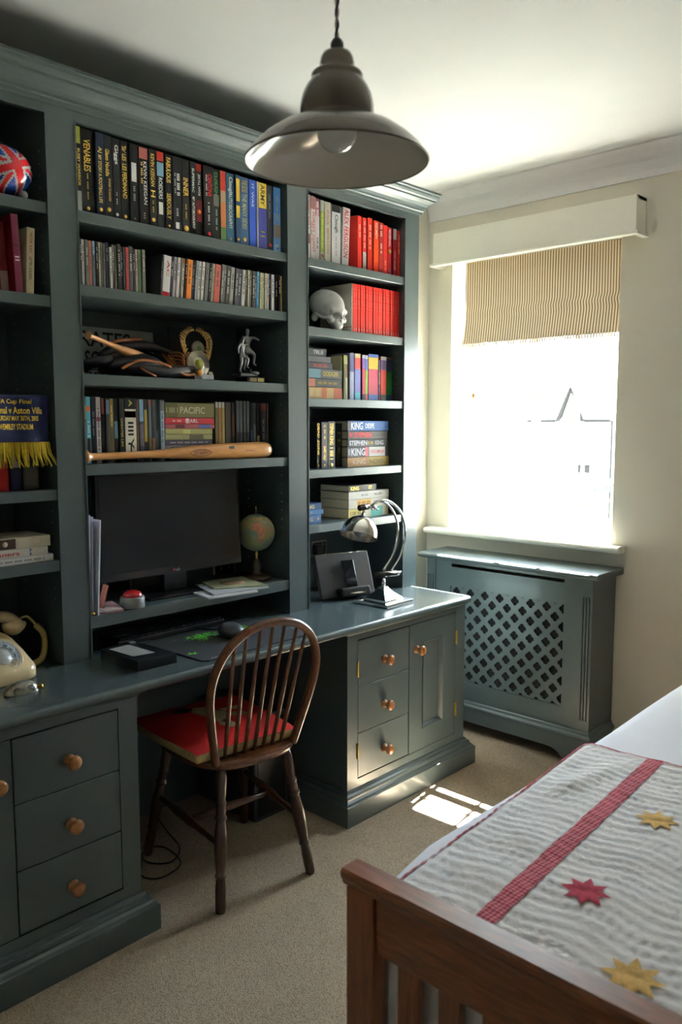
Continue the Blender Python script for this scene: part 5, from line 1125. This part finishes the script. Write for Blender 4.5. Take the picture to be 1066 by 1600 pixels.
# scarf with woven lettering and tassels
NAVY = mat('1a2148', .95, noise=.12, scale=150, bump=.4, g=1.2, name='navy_knit'); YW = mat('c0a228', .9, noise=.15, scale=100, g=1.3, name='yellow_wool'); YW2 = mat('8f8a2c', .9, noise=.2, g=1.3)
sy0, sy1 = yx(-38, 640, -2.37), yx(76, 640, -2.37); sz0, sz1 = 1.467, 1.612
scf = thing('football_scarf', 'navy knitted football scarf with yellow lettering and tassels, hung over books, left bay', 'scarf', (-2.38, (sy0 + sy1) / 2, 1.54))
def scx(y, z): return -2.372 + .004 * math.sin(y * 55) + .003 * math.sin(y * 23 + z * 30)
m = MB(); N1, N2 = 40, 26; vs = []
for i in range(N1 + 1):
    for j in range(N2 + 1):
        y = sy0 + (sy1 - sy0) * i / N1; s_ = j / N2 * .29
        if s_ < .145: x, z = scx(y, sz0 + s_), sz0 + s_
        elif s_ < .16: tt = (s_ - .145) / .015 * PI / 2; x, z = scx(y, sz1) - .010 * (1 - math.cos(tt)), sz1 + .008 * math.sin(tt)
        else: x, z = scx(y, sz1) - .010 - (s_ - .16), sz1 + .008 - .01 * (s_ - .16)
        vs.append((x, y, z))
m.faces(vs, [(i * (N2 + 1) + j, (i + 1) * (N2 + 1) + j, (i + 1) * (N2 + 1) + j + 1, i * (N2 + 1) + j + 1) for i in range(N1) for j in range(N2)], NAVY, None, True)
o = m.build('knitted_cloth', scf); md = o.modifiers.new('thickness', 'SOLIDIFY'); md.thickness = .004; md.offset = -1
cyc = yx(23, 640, -2.37)
for s_, wpx, ztop, hh in (('FA Cup Final', 52, 1.606, .017), ('Arsenal v Aston Villa', 88, 1.583, .020), ('SATURDAY MAY 30TH, 2015', 74, 1.557, .017), ('WEMBLEY STADIUM', 54, 1.533, .017)):
    wd = (sy1 - sy0) * wpx / 114
    vs, fs = glyphs(s_, .018); y_ = cyc - wd / 2; m = MB()
    m.faces([(scx(y_ + v_[0] * wd, ztop - hh + v_[1] * hh) + .0035, y_ + v_[0] * wd, ztop - hh + v_[1] * hh) for v_ in vs], fs, YW)
    m.build('woven_lettering', scf)
m = MB(); random.seed(11)
for k in range(74):
    y = sy0 + .002 + (sy1 - sy0 - .004) * k / 73; dy = .012 * (k / 73) ** 2 + .006 * math.sin(k * .9) + random.uniform(-.004, .004); l_ = random.uniform(.055, .066)
    m.tube([(scx(y, sz0) + .002, y, sz0 + .012), (scx(y, sz0) + random.uniform(.002, .006), y + dy * .3, sz0 - l_ * .4), (-2.366 + random.uniform(-.004, .006), y + dy * 1.6, sz0 - l_)], [.0016, .0019, .0013], YW if k % 3 else YW2, 5)
m.build('tassel_fringe', scf)
# fourth shelf: white paperbacks lying flat
def ylf(p, q=870): return yx(p, q, X1)
STL = [(.022, ylf(84), 'b5b5b2', 'thin white', [], [('~', .2, .9, '6c6c70', .25)]), (.026, ylf(76), 'b0aca4', 'white', [(.78, .80, '4c6c9c')], [('Gunners', .25, .66, 'b03c48', .55), ('~', .7, .95, 'c0b8b0', .2)]), (.034, ylf(80), 'aca493', 'cream', [(.40, .60, '3c2c24')], [('~', .2, .38, 'c0bab0', .5), ('o', .44, .52, 'a08c78', .5), ('~', .8, .9, 'bcb4a4', .3)])]
stack(STL, X1, ylf(-62), 1.110, 'book', 'book', 'white paperbacks lying on the lowest shelf of the left bay', 'the pile, lowest left shelf', .15, True, 'paperback')

# ================================================================== THINGS ON THE LOW SHELF (z .912)
mo = thing('computer_monitor', 'large black flat-screen computer monitor, switched off, on the low shelf', 'monitor', (-2.52, 1.76, .912))
A = Vector((-2.445, 1.424, .990)); M = Matrix.Translation((-2.448, 1.424, .995)) @ Matrix.Rotation(-.04, 4, 'Y')
SCR = mat('1a1c22', .22, noise=.02, g=1.0, name='monitor_screen'); BZ = mat('111215', .3, noise=.03, coat=.3)
MW, MH = .618, .372
m = MB(); m.box(-.03, 0, 0, MW, 0, MH, BZ, M, bev=.004); m.build('casing', mo)
m = MB(); m.box(-.001, .0008, .012, MW - .010, .026, MH - .012, SCR, M); m.build('screen', mo)
m = MB(); m.lathe([(0, .001), (.0055, .001), (.0055, 0)], mat('a83040', .4), M @ Matrix.Translation((0, .300, .012)) @ Matrix.Rotation(PI / 2, 4, 'Y'), 16, False); write(m, 'LG', tuple(M @ Vector((.0008, .309, .0075))), (0, 1, 0), (0, 0, 1), .016, .009, mat('b8b8bc', .4)); m.box(.0, .001, MW - .012, MW - .004, .004, .012, mat('4c4e54', .4), M); m.build('logo', mo)
m = MB(); m.box(-2.56, -2.42, 1.60, 1.92, .9125, .922, BZ, bev=.003); m.box(-2.52, -2.49, 1.71, 1.81, .922, 1.05, BZ, bev=.004); m.build('stand', mo)
# sockets on the back panel
def socket(y, z, label, w_=.10, h_=.075):
    s = thing('wall_socket', label, 'socket', (UB + .012, y, z))
    m = MB(); m.box(UB + .0122, UB + .019, y - w_ / 2, y + w_ / 2, z - h_ / 2, z + h_ / 2, mat('c4bcae', .3, metal=.7), bev=.002); m.build('plate', s)
    m = MB(); m.box(UB + .019, UB + .021, y - w_ / 2 + .008, y + w_ / 2 - .008, z - h_ / 2 + .008, z + h_ / 2 - .008, BLACKP, bev=.001)
    for sg in (-1, 1):
        m.box(UB + .021, UB + .024, y + sg * .02 - .005, y + sg * .02 + .005, z + .012, z + .022, mat('b8b8b8', .3, metal=1)); 
    m.build('insert', s)
    return s
def yz_back(px, py): return on_x(px, py, UB + .015)
yy, zz = yz_back(184, 912); socket(yy, zz, 'double power socket with dark insert behind the monitor, left side', .115)
yy, zz = yz_back(350, 893); socket(yy, zz, 'double power socket with dark insert behind the monitor, right side', .115)
# globe
gb = thing('desk_globe', 'small antique-style desk globe on a dark turned stand, right end of low shelf', 'globe', (-2.50, 2.135, .912))
gc = Vector((-2.47, 2.137, 1.102)); gr = .0745
gm_ = bpy.data.materials.new('antique_globe_sea'); gm_.use_nodes = True; nt = gm_.node_tree; b_ = nt.nodes['Principled BSDF']
tc = nt.nodes.new('ShaderNodeTexCoord'); n_ = nt.nodes.new('ShaderNodeTexNoise'); n_.inputs['Scale'].default_value = 14; n_.inputs['Detail'].default_value = 5
r_ = nt.nodes.new('ShaderNodeValToRGB'); nt.links.new(tc.outputs['Object'], n_.inputs['Vector']); nt.links.new(n_.outputs[0], r_.inputs[0]); nt.links.new(r_.outputs[0], b_.inputs['Base Color'])
r_.color_ramp.elements[0].color = rgb('6f8f84', .95) + (1,); r_.color_ramp.elements[0].position = .38; r_.color_ramp.elements[1].color = rgb('a89c68', .95) + (1,); r_.color_ramp.elements[1].position = .62; b_.inputs['Roughness'].default_value = .35
m = MB(); m.ball(gc, gr, gm_, seg=48, rings=32); m.build('sphere', gb)
def on_globe(lonlat, up=.0006):   # u to the viewer's right, v up, on the side that faces the room
    a, e = lonlat; d = Vector((math.cos(a) * math.cos(e), math.sin(a) * math.cos(e), math.sin(e)))
    return gc + (Matrix.Rotation(-.64, 3, 'Z') @ d) * (gr + up)
afr = [(-.42, .62), (-.15, .68), (.12, .58), (.30, .55), (.36, .40), (.50, .22), (.62, .22), (.52, .05), (.38, -.12), (.36, -.32), (.24, -.50), (.12, -.66), (.02, -.64), (-.02, -.40), (-.08, -.15), (-.10, .05), (-.32, .08), (-.50, .20), (-.54, .38)]
def land(name, poly, c1):
    m = MB(); cx_ = sum(p[0] for p in poly) / len(poly); cy_ = sum(p[1] for p in poly) / len(poly); n = len(poly); rings = 6; vs = [on_globe((cx_, cy_))]
    for q in range(1, rings + 1): vs += [on_globe((cx_ + (p[0] - cx_) * q / rings, cy_ + (p[1] - cy_) * q / rings)) for p in poly]
    fs = [(0, 1 + k, 1 + (k + 1) % n) for k in range(n)] + [(1 + q * n + k, 1 + q * n + (k + 1) % n, 1 + (q + 1) * n + (k + 1) % n, 1 + (q + 1) * n + k) for q in range(rings - 1) for k in range(n)]
    m.faces(vs, fs, c1, None, True); m.build(name, gb)
land('landmass', [(a * .78 + .08, e * .9 + .12) for a, e in afr], mat('b4795c', .4, noise=.3, scale=60, g=1.2)); land('landmass', [(-.5, .85), (-.2, .80), (.3, .82), (.7, .75), (1.1, .6), (1.3, .9), (.6, 1.15), (-.3, 1.1)], mat('a98f5c', .4, noise=.25, scale=60, g=1.2))
land('landmass', [(.75, .3), (.95, .35), (1.1, .2), (.95, .12)], mat('b8704c', .4, g=1.2))
m = MB(); Tg = Matrix.Translation((gc.x, gc.y, .912)); WDK = mat('2c1a10', .3, coat=.4, noise=.2, name='dark_turned_wood')
m.lathe([(0, .0005), (.058, .0005), (.060, .006), (.055, .014), (.040, .018), (.022, .024), (.015, .034), (.020, .045), (.022, .055), (.014, .068), (.011, .080), (.0, .082)], WDK, Tg, 32); m.build('turned_stand', gb)
m = MB(); m.lathe([(.0035, .080), (.0055, .090), (.0035, .096), (.0075, .104), (.003, .112), (.003, .122)], BRASS, Tg, 16); m.lathe([(.003, .263), (.0025, .285), (.004, .29), (0, .296)], BRASS, Tg, 12); m.build('brass_axis', gb)
# magazines
def flat_item(kind, label, cat, group, corners, z, t, m_, parts=()):
    it = thing(kind, label, cat, (sum(c_[0] for c_ in corners) / 4, sum(c_[1] for c_ in corners) / 4, z), (0, 0, 0), group)
    MB().prism(corners, z + .0003, z + t, m_, 'z').build(parts[0] if parts else 'sheet', it); return it
it = flat_item('booklet', 'white folded booklet at the bottom of the small pile on the low shelf', 'booklet', 'booklets on the low shelf', [(-2.50, 1.80), (-2.30, 1.765), (-2.27, 1.97), (-2.47, 2.03)][::1], .912, .006, mat('c9c9cf', .6, g=1.2), ('cover',))
it = flat_item('magazine', 'pale magazine in the middle of the small pile on the low shelf', 'magazine', 'booklets on the low shelf', [(-2.51, 1.86), (-2.31, 1.80), (-2.275, 2.03), (-2.48, 2.075)], .918, .006, mat('a9adb4', .5, g=1.2), ('cover',))
it = flat_item('magazine', 'magazine with a brown and green cover picture, top of the small pile', 'magazine', 'booklets on the low shelf', [(-2.52, 1.90), (-2.38, 1.855), (-2.285, 2.035), (-2.50, 2.085)], .924, .004, mat('96987c', .4, noise=.3, scale=25, g=1.2), ('cover',))
m = MB(); m.lathe([(0, .9285), (.045, .9285), (.045, .928)], mat('8a7058', .4, noise=.4, scale=30, g=1.2), Matrix.Translation((-2.42, 1.97, 0)), 24, False, sy=1.1); m.build('cover_picture', it)
# red dome button
rb = thing('red_button', 'red domed push button on a round grey base, low shelf', 'button', (-2.392, 1.512, .912)); T = Matrix.Translation((-2.392, 1.512, .912))
MB().lathe([(0, .0005), (.039, .0005), (.041, .003), (.041, .034), (.038, .039), (.0, .039)], mat('7b7d7c', .4, g=1.2), T, 40).build('base', rb)
MB().lathe([(.034, .039), (.033, .046), (.027, .053), (.016, .058), (0, .060)], mat('a81c20', .2, coat=.7, g=1.4), T, 40).build('dome', rb)
# papers in the left corner
LET = [('tall white paper folder leaning against the left side above the desk', -2.37, 1.338, .004, .330, 'c3c3d2', -.028), ('thin white sheaf of papers leaning behind the tall white folder', -2.38, 1.353, .005, .322, 'b0b0bf', -.03), ('pale lilac envelope leaning outermost against the papers', -2.365, 1.365, .004, .312, 'cfcfe0', -.055)]
for lb, x, y, t_, h_, c_, ln in LET:
    it = thing('paper_folder', lb, 'papers', (x, y, .9125), (ln * -1 if False else -ln * -1, 0, 0), 'papers leaning in the left corner'); MB().box(-.22, 0, 0, t_, 0, h_, mat(c_, .7, g=1.3)).build('sheets', it, world=False)
it = thing('card_strip', 'red-brown card strip leaning beside the white papers', 'card', (-2.40, 1.40, .9125), (-.30, 0, 0)); MB().box(-.03, 0, -.002, .002, 0, .09, mat('a0604c', .5, g=1.2)).build('strip', it, world=False)
it = flat_item('card_stack', 'pinkish card and white slip lying by the left papers', 'card', None, [(-2.52, 1.40), (-2.37, 1.378), (-2.355, 1.455), (-2.50, 1.50)], .912, .008, mat('b58f94', .6, g=1.2), ('card',)); MB().box(-2.46, -2.36, 1.39, 1.45, .9203, .925, mat('b5a8a8', .6, g=1.2)).build('slip', it)
it = thing('brass_key', 'small brass key-like tag at the shelf edge by the papers', 'key', (-2.375, 1.348, .912)); MB().ball((-2.372, 1.350, .920), .007, BRASS, sc=(1, 1.2, 1)).tube([(-2.378, 1.346, .918), (-2.40, 1.342, .915)], .003, BRASS, 8).build('key_body', it)

# ================================================================== ON THE DESK
bxb = thing('black_box', 'black cardboard box with a grey label lying on the desk', 'box', (-2.24, 1.44, .7755), (0, 0, 0))
P4 = [(-2.335, 1.352), (-2.128, 1.358), (-2.122, 1.497), (-2.355, 1.482)]
MB().prism(P4, .7755, .808, mat('16181a', .35, coat=.2), 'z').build('carton', bxb)
MB().prism([(-2.315, 1.372), (-2.185, 1.378), (-2.175, 1.452), (-2.32, 1.445)], .8081, .8086, mat('8b8c8a', .6, g=1.2), 'z').build('label', bxb)
MB().prism([(-2.335, 1.455), (-2.32, 1.455), (-2.32, 1.475), (-2.335, 1.475)], .8081, .8125, mat('8b8c8a', .6), 'z').build('tab', bxb)
mt = thing('mouse_mat', 'large dark cloth desk mat with bright green print', 'mat', (-2.24, 1.80, .7752))
MATC = mat('23262b', .75, noise=.1, scale=200); GRN = mat('4fae2c', .6, noise=.4, scale=60, g=1.2)
MB().prism([(-2.40, 1.55), (-2.078, 1.562), (-2.060, 1.58), (-2.066, 2.03), (-2.08, 2.045), (-2.42, 2.04)], .7752, .7785, MATC, 'z').build('cloth', mt)
m = MB(); random.seed(5)
def green_blot(cx_, cy_, rx, ry, n):
    for k in range(n):
        x = cx_ + random.gauss(0, rx); y = cy_ + random.gauss(0, ry); s_ = random.uniform(.003, .010); a_ = random.uniform(0, 3)
        m.faces([(x + s_ * math.cos(a_ + q * PI / 2) * (2.0 if q % 2 else .5), y + s_ * math.sin(a_ + q * PI / 2) * (2.0 if q % 2 else .5), .7787 + k * 1e-6) for q in range(4)], [(0, 1, 2, 3)], GRN)
green_blot(-2.32, 1.74, .018, .03, 70); green_blot(-2.30, 1.90, .02, .03, 50); green_blot(-2.16, 1.57 + .02, .004, .008, 6)
m.build('green_print', mt)
m = MB(); write(m, 'RAZER', (-2.070, 1.60, .7788), (0, 1, 0), (-1, 0, 0), .055, .010, mat('a8acb0', .5)); m.build('printed_word', mt)
ms_ = thing('computer_mouse', 'dark grey rounded computer mouse on the mat', 'mouse', (-2.24, 1.81, .7785))
m = MB(); m.ball((-2.24, 1.815, .800), 1, mat('3c4046', .4, g=1.2), sc=(.055, .043, .030), seg=32, rings=20); o = m.build('shell', ms_)
m = MB(); m.tube(spline([(-2.29, 1.82, .795), (-2.36, 1.83, .781), (-2.45, 1.80, .781), (-2.60, 1.86, .781)], 6), .002, BLACKP, 6); m.build('mouse_cable', ms_)
kb = thing('keyboard', 'black computer keyboard pushed back under the low shelf', 'keyboard', (-2.50, 1.72, .7755))
MB().box(-2.55, -2.42, 1.47, 1.93, .7755, .795, mat('131417', .4), bev=.004).build('keyboard_body', kb)
m = MB()
for i in range(5):
    for j in range(17): m.box(-2.54 + i * .0235, -2.5195 + i * .0235, 1.482 + j * .026, 1.504 + j * .026, .795, .802, mat('1c1e22', .4))
o = m.build('keys', kb); o['kind'] = 'stuff'

# telephone
IV = mat('c8b187', .32, noise=.03, coat=.4, g=1.15, name='ivory_telephone_plastic'); IVD = mat('b59f62', .4, noise=.05, g=1.1)
ph = thing('rotary_telephone', 'ivory rotary dial telephone with coiled cord, left end of the worktop', 'telephone', (-2.40, 1.02, WT), (0, 0, math.radians(8)))
m = MB()  # body: wedge lofted from base rectangle to smaller top
lv = [(0, .112, .098, 0, .0), (.006, .116, .101, 0, .0), (.030, .116, .101, 0, 0), (.040, .112, .099, -.002, 0), (.075, .088, .090, -.022, .0), (.105, .062, .080, -.042, 0), (.118, .050, .070, -.050, 0), (.122, .03, .05, -.05, 0)]
vs = []; K = 32
for z, ax_, ay_, ox, oy in lv:
    for k in range(K):
        t = 2 * PI * k / K; e_ = .38; x = math.copysign(abs(math.cos(t)) ** e_, math.cos(t)) * ax_ + ox; y = math.copysign(abs(math.sin(t)) ** e_, math.sin(t)) * ay_
        vs.append((x, y, z + .0005))
m.faces(vs, [(l * K + k, l * K + (k + 1) % K, (l + 1) * K + (k + 1) % K, (l + 1) * K + k) for l in range(len(lv) - 1) for k in range(K)] + [tuple(range(K))[::-1], tuple(range((len(lv) - 1) * K, len(lv) * K))], IV, None, True)
m.build('body', ph, world=False)
Md = Matrix.Translation((.068, .0, .074)) @ Matrix.Rotation(math.radians(50), 4, 'Y')
MB().lathe([(.064, -.012), (.064, .004), (.058, .007), (.054, .004)], IV, Md, 48, False).build('dial_surround', ph, world=False)
m = MB(); m.lathe([(0, .003), (.054, .003), (.054, 0)], mat('8e9398', .35, g=1.3), Md, 48, False); m.build('number_plate', ph, world=False)
m = MB()
for k in range(10):
    a = .5 + k * .50; m.lathe([(.0068, .0085), (.0080, .0085), (.0080, .0055), (.0068, .0055)], mat('c9ccd0', .2, g=1.2), Md @ Matrix.Translation((.040 * math.cos(a), .040 * math.sin(a), 0)), 16, False)
m.lathe([(.0495, .0055), (.0505, .008), (.054, .008)], mat('c9ccd0', .2, g=1.2), Md, 40, False); m.lathe([(0, .010), (.024, .010), (.027, .006)], mat('a8a9a4', .3, g=1.2), Md, 32, False)
m.build('finger_wheel', ph, world=False)
m = MB()
for k in range(10):
    a = .5 + k * .50; write(m, str((k + 1) % 10), tuple(Md @ Vector((.040 * math.cos(a) + .003, .040 * math.sin(a) - .003, .0034))), tuple(Md.to_3x3() @ Vector((0, 1, 0))), tuple(Md.to_3x3() @ Vector((-1, 0, 0))), .005, .007, mat('2c3038', .5))
m.build('dial_numbers', ph, world=False)
m = MB(); hs_ = spline([(-.055, -.135, .118), (-.055, -.10, .158), (-.055, -.04, .170), (-.055, .04, .170), (-.055, .10, .158), (-.055, .135, .118)], 8); n = len(hs_)
m.tube(hs_, [.030 - .014 * math.sin(PI * i / (n - 1)) ** .5 for i in range(n)], IV, 20); m.ball((-.055, -.118, .128), .033, IV, sc=(1, 1, .9)); m.ball((-.055, .118, .128), .033, IV, sc=(1, 1, .9))
m.build('handset', ph, world=False)
m = MB(); pth = spline([(-.055, .148, .150), (-.05, .185, .130), (-.03, .205, .10), (-.01, .205, .06), (.01, .175, .015), (.0, .13, .010), (-.02, .10, .012)], 30); pts = []
for i, p in enumerate(pth):
    if i < 30: pts.append(p); continue
    a = i * 1.15; pts.append(p + Vector((.008 * math.cos(a), .008 * math.sin(a) * .4, .008 * math.sin(a))))
# fine coil
core = spline([(-.04, .19, .118), (-.03, .208, .09), (-.02, .205, .05), (0.0, .18, .020), (.01, .14, .012), (.0, .10, .012)], 60); cp_ = []
for i in range(len(core) - 1):
    t_ = (core[i + 1] - core[i]).normalized(); u_ = t_.cross(Vector((1, 0, .2))).normalized(); w_ = t_.cross(u_); a = i * .95; cp_.append(core[i] + (u_ * math.cos(a) + w_ * math.sin(a)) * .0075)
m.tube(spline([(-.055, .146, .148), (-.05, .165, .150), (-.045, .182, .132), (-.04, .19, .118)], 6), .004, IVD, 8); m.tube(cp_, .0032, IVD, 6)
m.build('coiled_cord', ph, world=False)
# small domed ornament in front of the phone
orn = thing('silver_paperweight', 'small domed silvery paperweight with brass bead in front of the telephone', 'paperweight', (-2.205, 1.025, WT), (0, 0, -.1))
SIL = mat('9a968c', .3, metal=.6, noise=.35, scale=70, g=1.2, name='tarnished_silver')
m = MB(); m.ball((0, 0, .0), 1, SIL, sc=(.030, .050, .034), seg=36, rings=20)
bmesh.ops.bisect_plane(m.bm, geom=m.bm.verts[:] + m.bm.edges[:] + m.bm.faces[:], plane_co=(0, 0, .0005), plane_no=(0, 0, 1), clear_inner=True); m.build('dome', orn, world=False)
m = MB(); m.ball((.012, .050, .010), .008, BRASS); m.build('bead', orn, world=False)
m = MB()
for cy_, r_ in ((-.02, .009), (.018, .010)):
    m.tube([(.0275 - abs(cy_) * .15, cy_ + r_ * math.cos(q * PI / 8), .013 + r_ * math.sin(q * PI / 8)) for q in range(16)], .0013, mat('2f3236', .4), 5, True)
m.build('engraving', orn, world=False)

# speaker dock with a phone
dk = thing('speaker_dock', 'grey speaker dock with slanted flat panel on the worktop, left of the lamp', 'speaker dock', (-2.39, 2.55, WT), (0, 0, 0))
DG = mat('4e4c4e', .35, metal=.3, noise=.04, g=1.1, name='dark_grey_dock_panel')
pA = Vector((-2.425, 2.47, .790)); ax = Vector((.070, .275, 0)).normalized(); up_ = Vector((-.045, 0, .165)).normalized(); nn = ax.cross(up_)
Mk = Matrix(((ax.x, nn.x, up_.x, pA.x), (ax.y, nn.y, up_.y, pA.y), (ax.z, nn.z, up_.z, pA.z), (0, 0, 0, 1)))
LN = .275; HT = .185
m = MB(); m.box(0, LN, -.022, 0, -.008, HT, DG, Mk, bev=.003) if nn.x < 0 else m.box(0, LN, -.022, 0, -.008, HT, DG, Mk, bev=.003); m.build('panel', dk)
m = MB(); m.box(0, LN, -.0225, .0005, HT - .002, HT + .0015, CHROME, Mk); m.build('chrome_edge', dk)
m = MB(); m.box(.07, .22, 0, .055, -.009, .030, BLACKP, Mk, bev=.008, seg=3); m.build('dock_tray', dk)
m = MB(); m.box(.11, .19, .045, .0555, .0, .006, CHROME, Mk); m.build('tray_trim', dk)
sp_ = thing('smartphone', 'black smartphone standing upright in the speaker dock', 'phone', tuple(Mk @ Vector((.15, .02, .031))))
m = MB(); m.box(.118, .180, .012, .020, .031, .150, mat('0c0d0f', .15), Mk, bev=.003); m.build('phone_body', sp_); m = MB(); m.box(.122, .176, .0202, .0206, .040, .141, mat('16181c', .12), Mk); m.build('phone_screen', sp_)
m = MB(); m.box(.1165, .118, .012, .020, .034, .147, CHROME, Mk); m.build('metal_edge', sp_)
yy, zz = yz_back(498, 857); s_ = socket(yy, zz, 'chrome power socket with black plug on the back panel behind the speaker dock', .10, .075)
pg = thing('power_plug', 'black power plug with cable in the chrome socket behind the speaker dock', 'plug', (UB + .05, yy - .03, zz))
m = MB(); m.box(UB + .024, UB + .06, yy - .055, yy - .01, zz - .025, zz + .025, BLACKP, bev=.006); m.tube(spline([(UB + .05, yy - .03, zz - .02), (UB + .06, yy - .04, zz - .08), (UB + .07, yy - .02, .79), (UB + .12, yy + .02, .7785), (UB + .18, yy + .06, .7785)], 6), .0028, BLACKP, 6); m.build('plug_body', pg)

# desk lamp
lp = thing('desk_lamp', 'polished nickel desk lamp with domed shade and twin curved arms', 'desk lamp', (-2.215, 2.64, WT))
m = MB(); Ml = Matrix.Translation((-2.222, 2.635, WT)) @ Matrix.Rotation(math.radians(2), 4, 'Z')
m.box(-.092, .092, -.092, .092, .0005, .014, CHROME, Ml, bev=.002)
lv = [(.014, .062), (.022, .058), (.045, .030), (.060, .018), (.070, .013)]; vs = [(sx_ * a_, sy_ * a_, z) for z, a_ in lv for sx_, sy_ in ((-1, -1), (1, -1), (1, 1), (-1, 1))]
m.faces(vs, [(4 * i + k, 4 * i + (k + 1) % 4, 4 * i + 4 + (k + 1) % 4, 4 * i + 4 + k) for i in range(len(lv) - 1) for k in range(4)] + [(16, 17, 18, 19)], CHROME, Ml)
m.build('base', lp)
m = MB(); m.lathe([(.009, .068), (.0075, .078), (.011, .083), (.0075, .088), (.0075, .105)], CHROME, Ml, 20); m.build('stem', lp)
LPX = -2.222
def L3(px, py, dx=0):
    y, z = on_x(px, py, LPX + dx); return Vector((LPX + dx, y, z))
J0 = L3(603, 897)
m = MB(); m.tube([J0 + Vector((-.02, -.045, 0)), J0 + Vector((.022, .045, 0))], .013, NICKEL, 16); m.ball(J0 + Vector((.024, .050, .0)), .011, CHROME, sc=(1, 1, 1)); m.ball(J0 + Vector((.026, .064, .004)), .006, CHROME); m.build('lower_joint', lp)
for k, (px_, wob) in enumerate((([(599, 891), (612, 870), (620, 845), (621, 818), (613, 797), (601, 785), (590, 784), (580, 791)], .0), ([(611, 893), (624, 872), (632, 846), (633, 822), (626, 800), (611, 785), (596, 782), (584, 789)], .012))):
    MB().tube(spline([L3(a, b__, wob) for a, b__ in px_], 6), .0052, CHROME, 12).build('arm', lp)
H0 = L3(572, 792)
m = MB(); m.tube([H0 + Vector((.0, -.04, -.002)), H0 + Vector((0, .012, .0))], .0125, NICKEL, 16); m.ball(H0 + Vector((.01, .036, -.004)), .0125, CHROME); m.ball(H0 + Vector((.02, .048, -.012)), .006, CHROME); m.tube([H0 + Vector((0, .01, 0)), H0 + Vector((.01, .036, -.004))], .006, CHROME, 10); m.build('upper_joint', lp)
T0 = L3(567, 806); TB = L3(561, 846)
axd = (L3(556, 843) - L3(567, 804)); Ms = align(T0, T0 + axd + Vector((.012, 0, 0)))
m = MB(); sh = [(.006, -.012), (.010, -.004), (.012, 0), (.026, .004), (.046, .016), (.062, .034), (.072, .056), (.076, .078), (.0765, .090)]
m.lathe(sh, CHROME, Ms, 56, False); m.lathe([(r_ - .0015, z + .001) for r_, z in sh[2:]], mat('cfcac4', .15, metal=.9), Ms, 56, False); m.build('lamp_shade', lp)
m = MB(); m.tube([T0 - axd.normalized() * .012, H0 + Vector((0, -.004, -.004))], .0055, CHROME, 10); m.build('shade_neck', lp)
m = MB(); m.ball(tuple(Ms @ Vector((0, 0, .064))), .027, mat('8f9296', .15, coat=.8)); m.build('bulb', lp)
m = MB(); m.tube(spline([(-2.29, 2.66, .79), (-2.30, 2.74, .781), (-2.26, 2.77, .781), (-2.30, 2.80, .781), (-2.40, 2.80, .781), (-2.60, 2.72, .781)], 6), .003, BLACKP, 8); m.build('lamp_cable', lp)

# ================================================================== WINDOW SILL
VG_ = mat('dfe6ea', .05, noise=.01, coat=.8, name='pale_glass')
def bud(x, y, h_, label, fc, fz, extra=None):
    v_ = thing('bud_vase', label, 'vase', (x, y, .985)); T = Matrix.Translation((x, y, .985))
    MB().lathe([(0, .0005), (.016, .0005), (.020, .012), (.018, .03), (.010, h_ * .8), (.012, h_)], VG_, T, 20, False).build('glass', v_)
    MB().tube([(x, y, .99), (x + .004, y, .985 + h_), (x - .004, y + .003, fz - .012)], .0012, mat('4c7a3c', .6), 6).build('stem', v_)
    m = MB()
    for q in range(7):
        a = q * 2 * PI / 7; m.ball((x - .004 + .009 * math.cos(a), y + .003 + .009 * math.sin(a), fz - .004), 1, fc, seg=8, rings=6, sc=(.008, .008, .005))
    m.ball((x - .004, y + .003, fz), .007, fc, seg=10, rings=8); m.build('flower', v_)
YF = mat('c9a23c', .6, g=1.0); CF = mat('c8c47c', .6)
bud(-2.225, 3.62, .075, 'leftmost small glass vase with a yellow flower on the window sill', YF, 1.17)
bud(-2.165, 3.60, .065, 'small glass vase with a low yellow bloom, second on the window sill', CF, 1.115)
bud(-2.04, 3.60, .070, 'small glass vase with a cream bloom, near the middle of the sill', CF, 1.10)
bud(-1.80, 3.62, .08, 'rightmost small glass vase with a yellow flower on the window sill', YF, 1.155)

# ================================================================== UNDER THE DESK
for (x, y, lb, r_) in ((-2.47, 1.53, 'white plug block on the carpet by the near front leg of the chair', .3), (-2.43, 2.035, 'white plug block on the carpet by the far front leg of the chair', .2)):
    e_ = thing('power_adapter', lb, 'adapter', (x, y, 0), (0, 0, r_)); MB().box(-.045, .045, -.03, .03, .0005, .028, mat('bdb3a4', .5), bev=.004).build('block', e_, world=False)
    MB().box(-.046, .046, -.0305, .0305, .020, .024, mat('8c3c34', .5)).build('stripe', e_, world=False)
cbl = MB().tube(spline([(-2.52, 1.50, .004), (-2.40, 1.52, .004), (-2.30, 1.46, .004), (-2.24, 1.50, .004), (-2.27, 1.60, .004), (-2.40, 1.62, .006), (-2.44, 1.56, .004), (-2.36, 1.52, .006), (-2.30, 1.58, .004), (-2.36, 1.66, .004), (-2.50, 1.70, .004), (-2.62, 1.74, .004)], 8), .003, BLACKP, 8)
o = cbl.build('power_cable'); tag(o, 'thin black cable looped on the carpet under the desk', 'cable')
pc = thing('computer_tower', 'dark grey computer tower standing under the desk behind the chair', 'computer', (-2.5, 1.98, 0))
MB().box(-2.66, -2.30, 1.97, 2.14, .0005, .42, mat('3a3e42', .5), bev=.006).build('case', pc); MB().box(-2.2995, -2.2975, 1.985, 2.125, .02, .40, BLACKP).build('front_grille', pc)
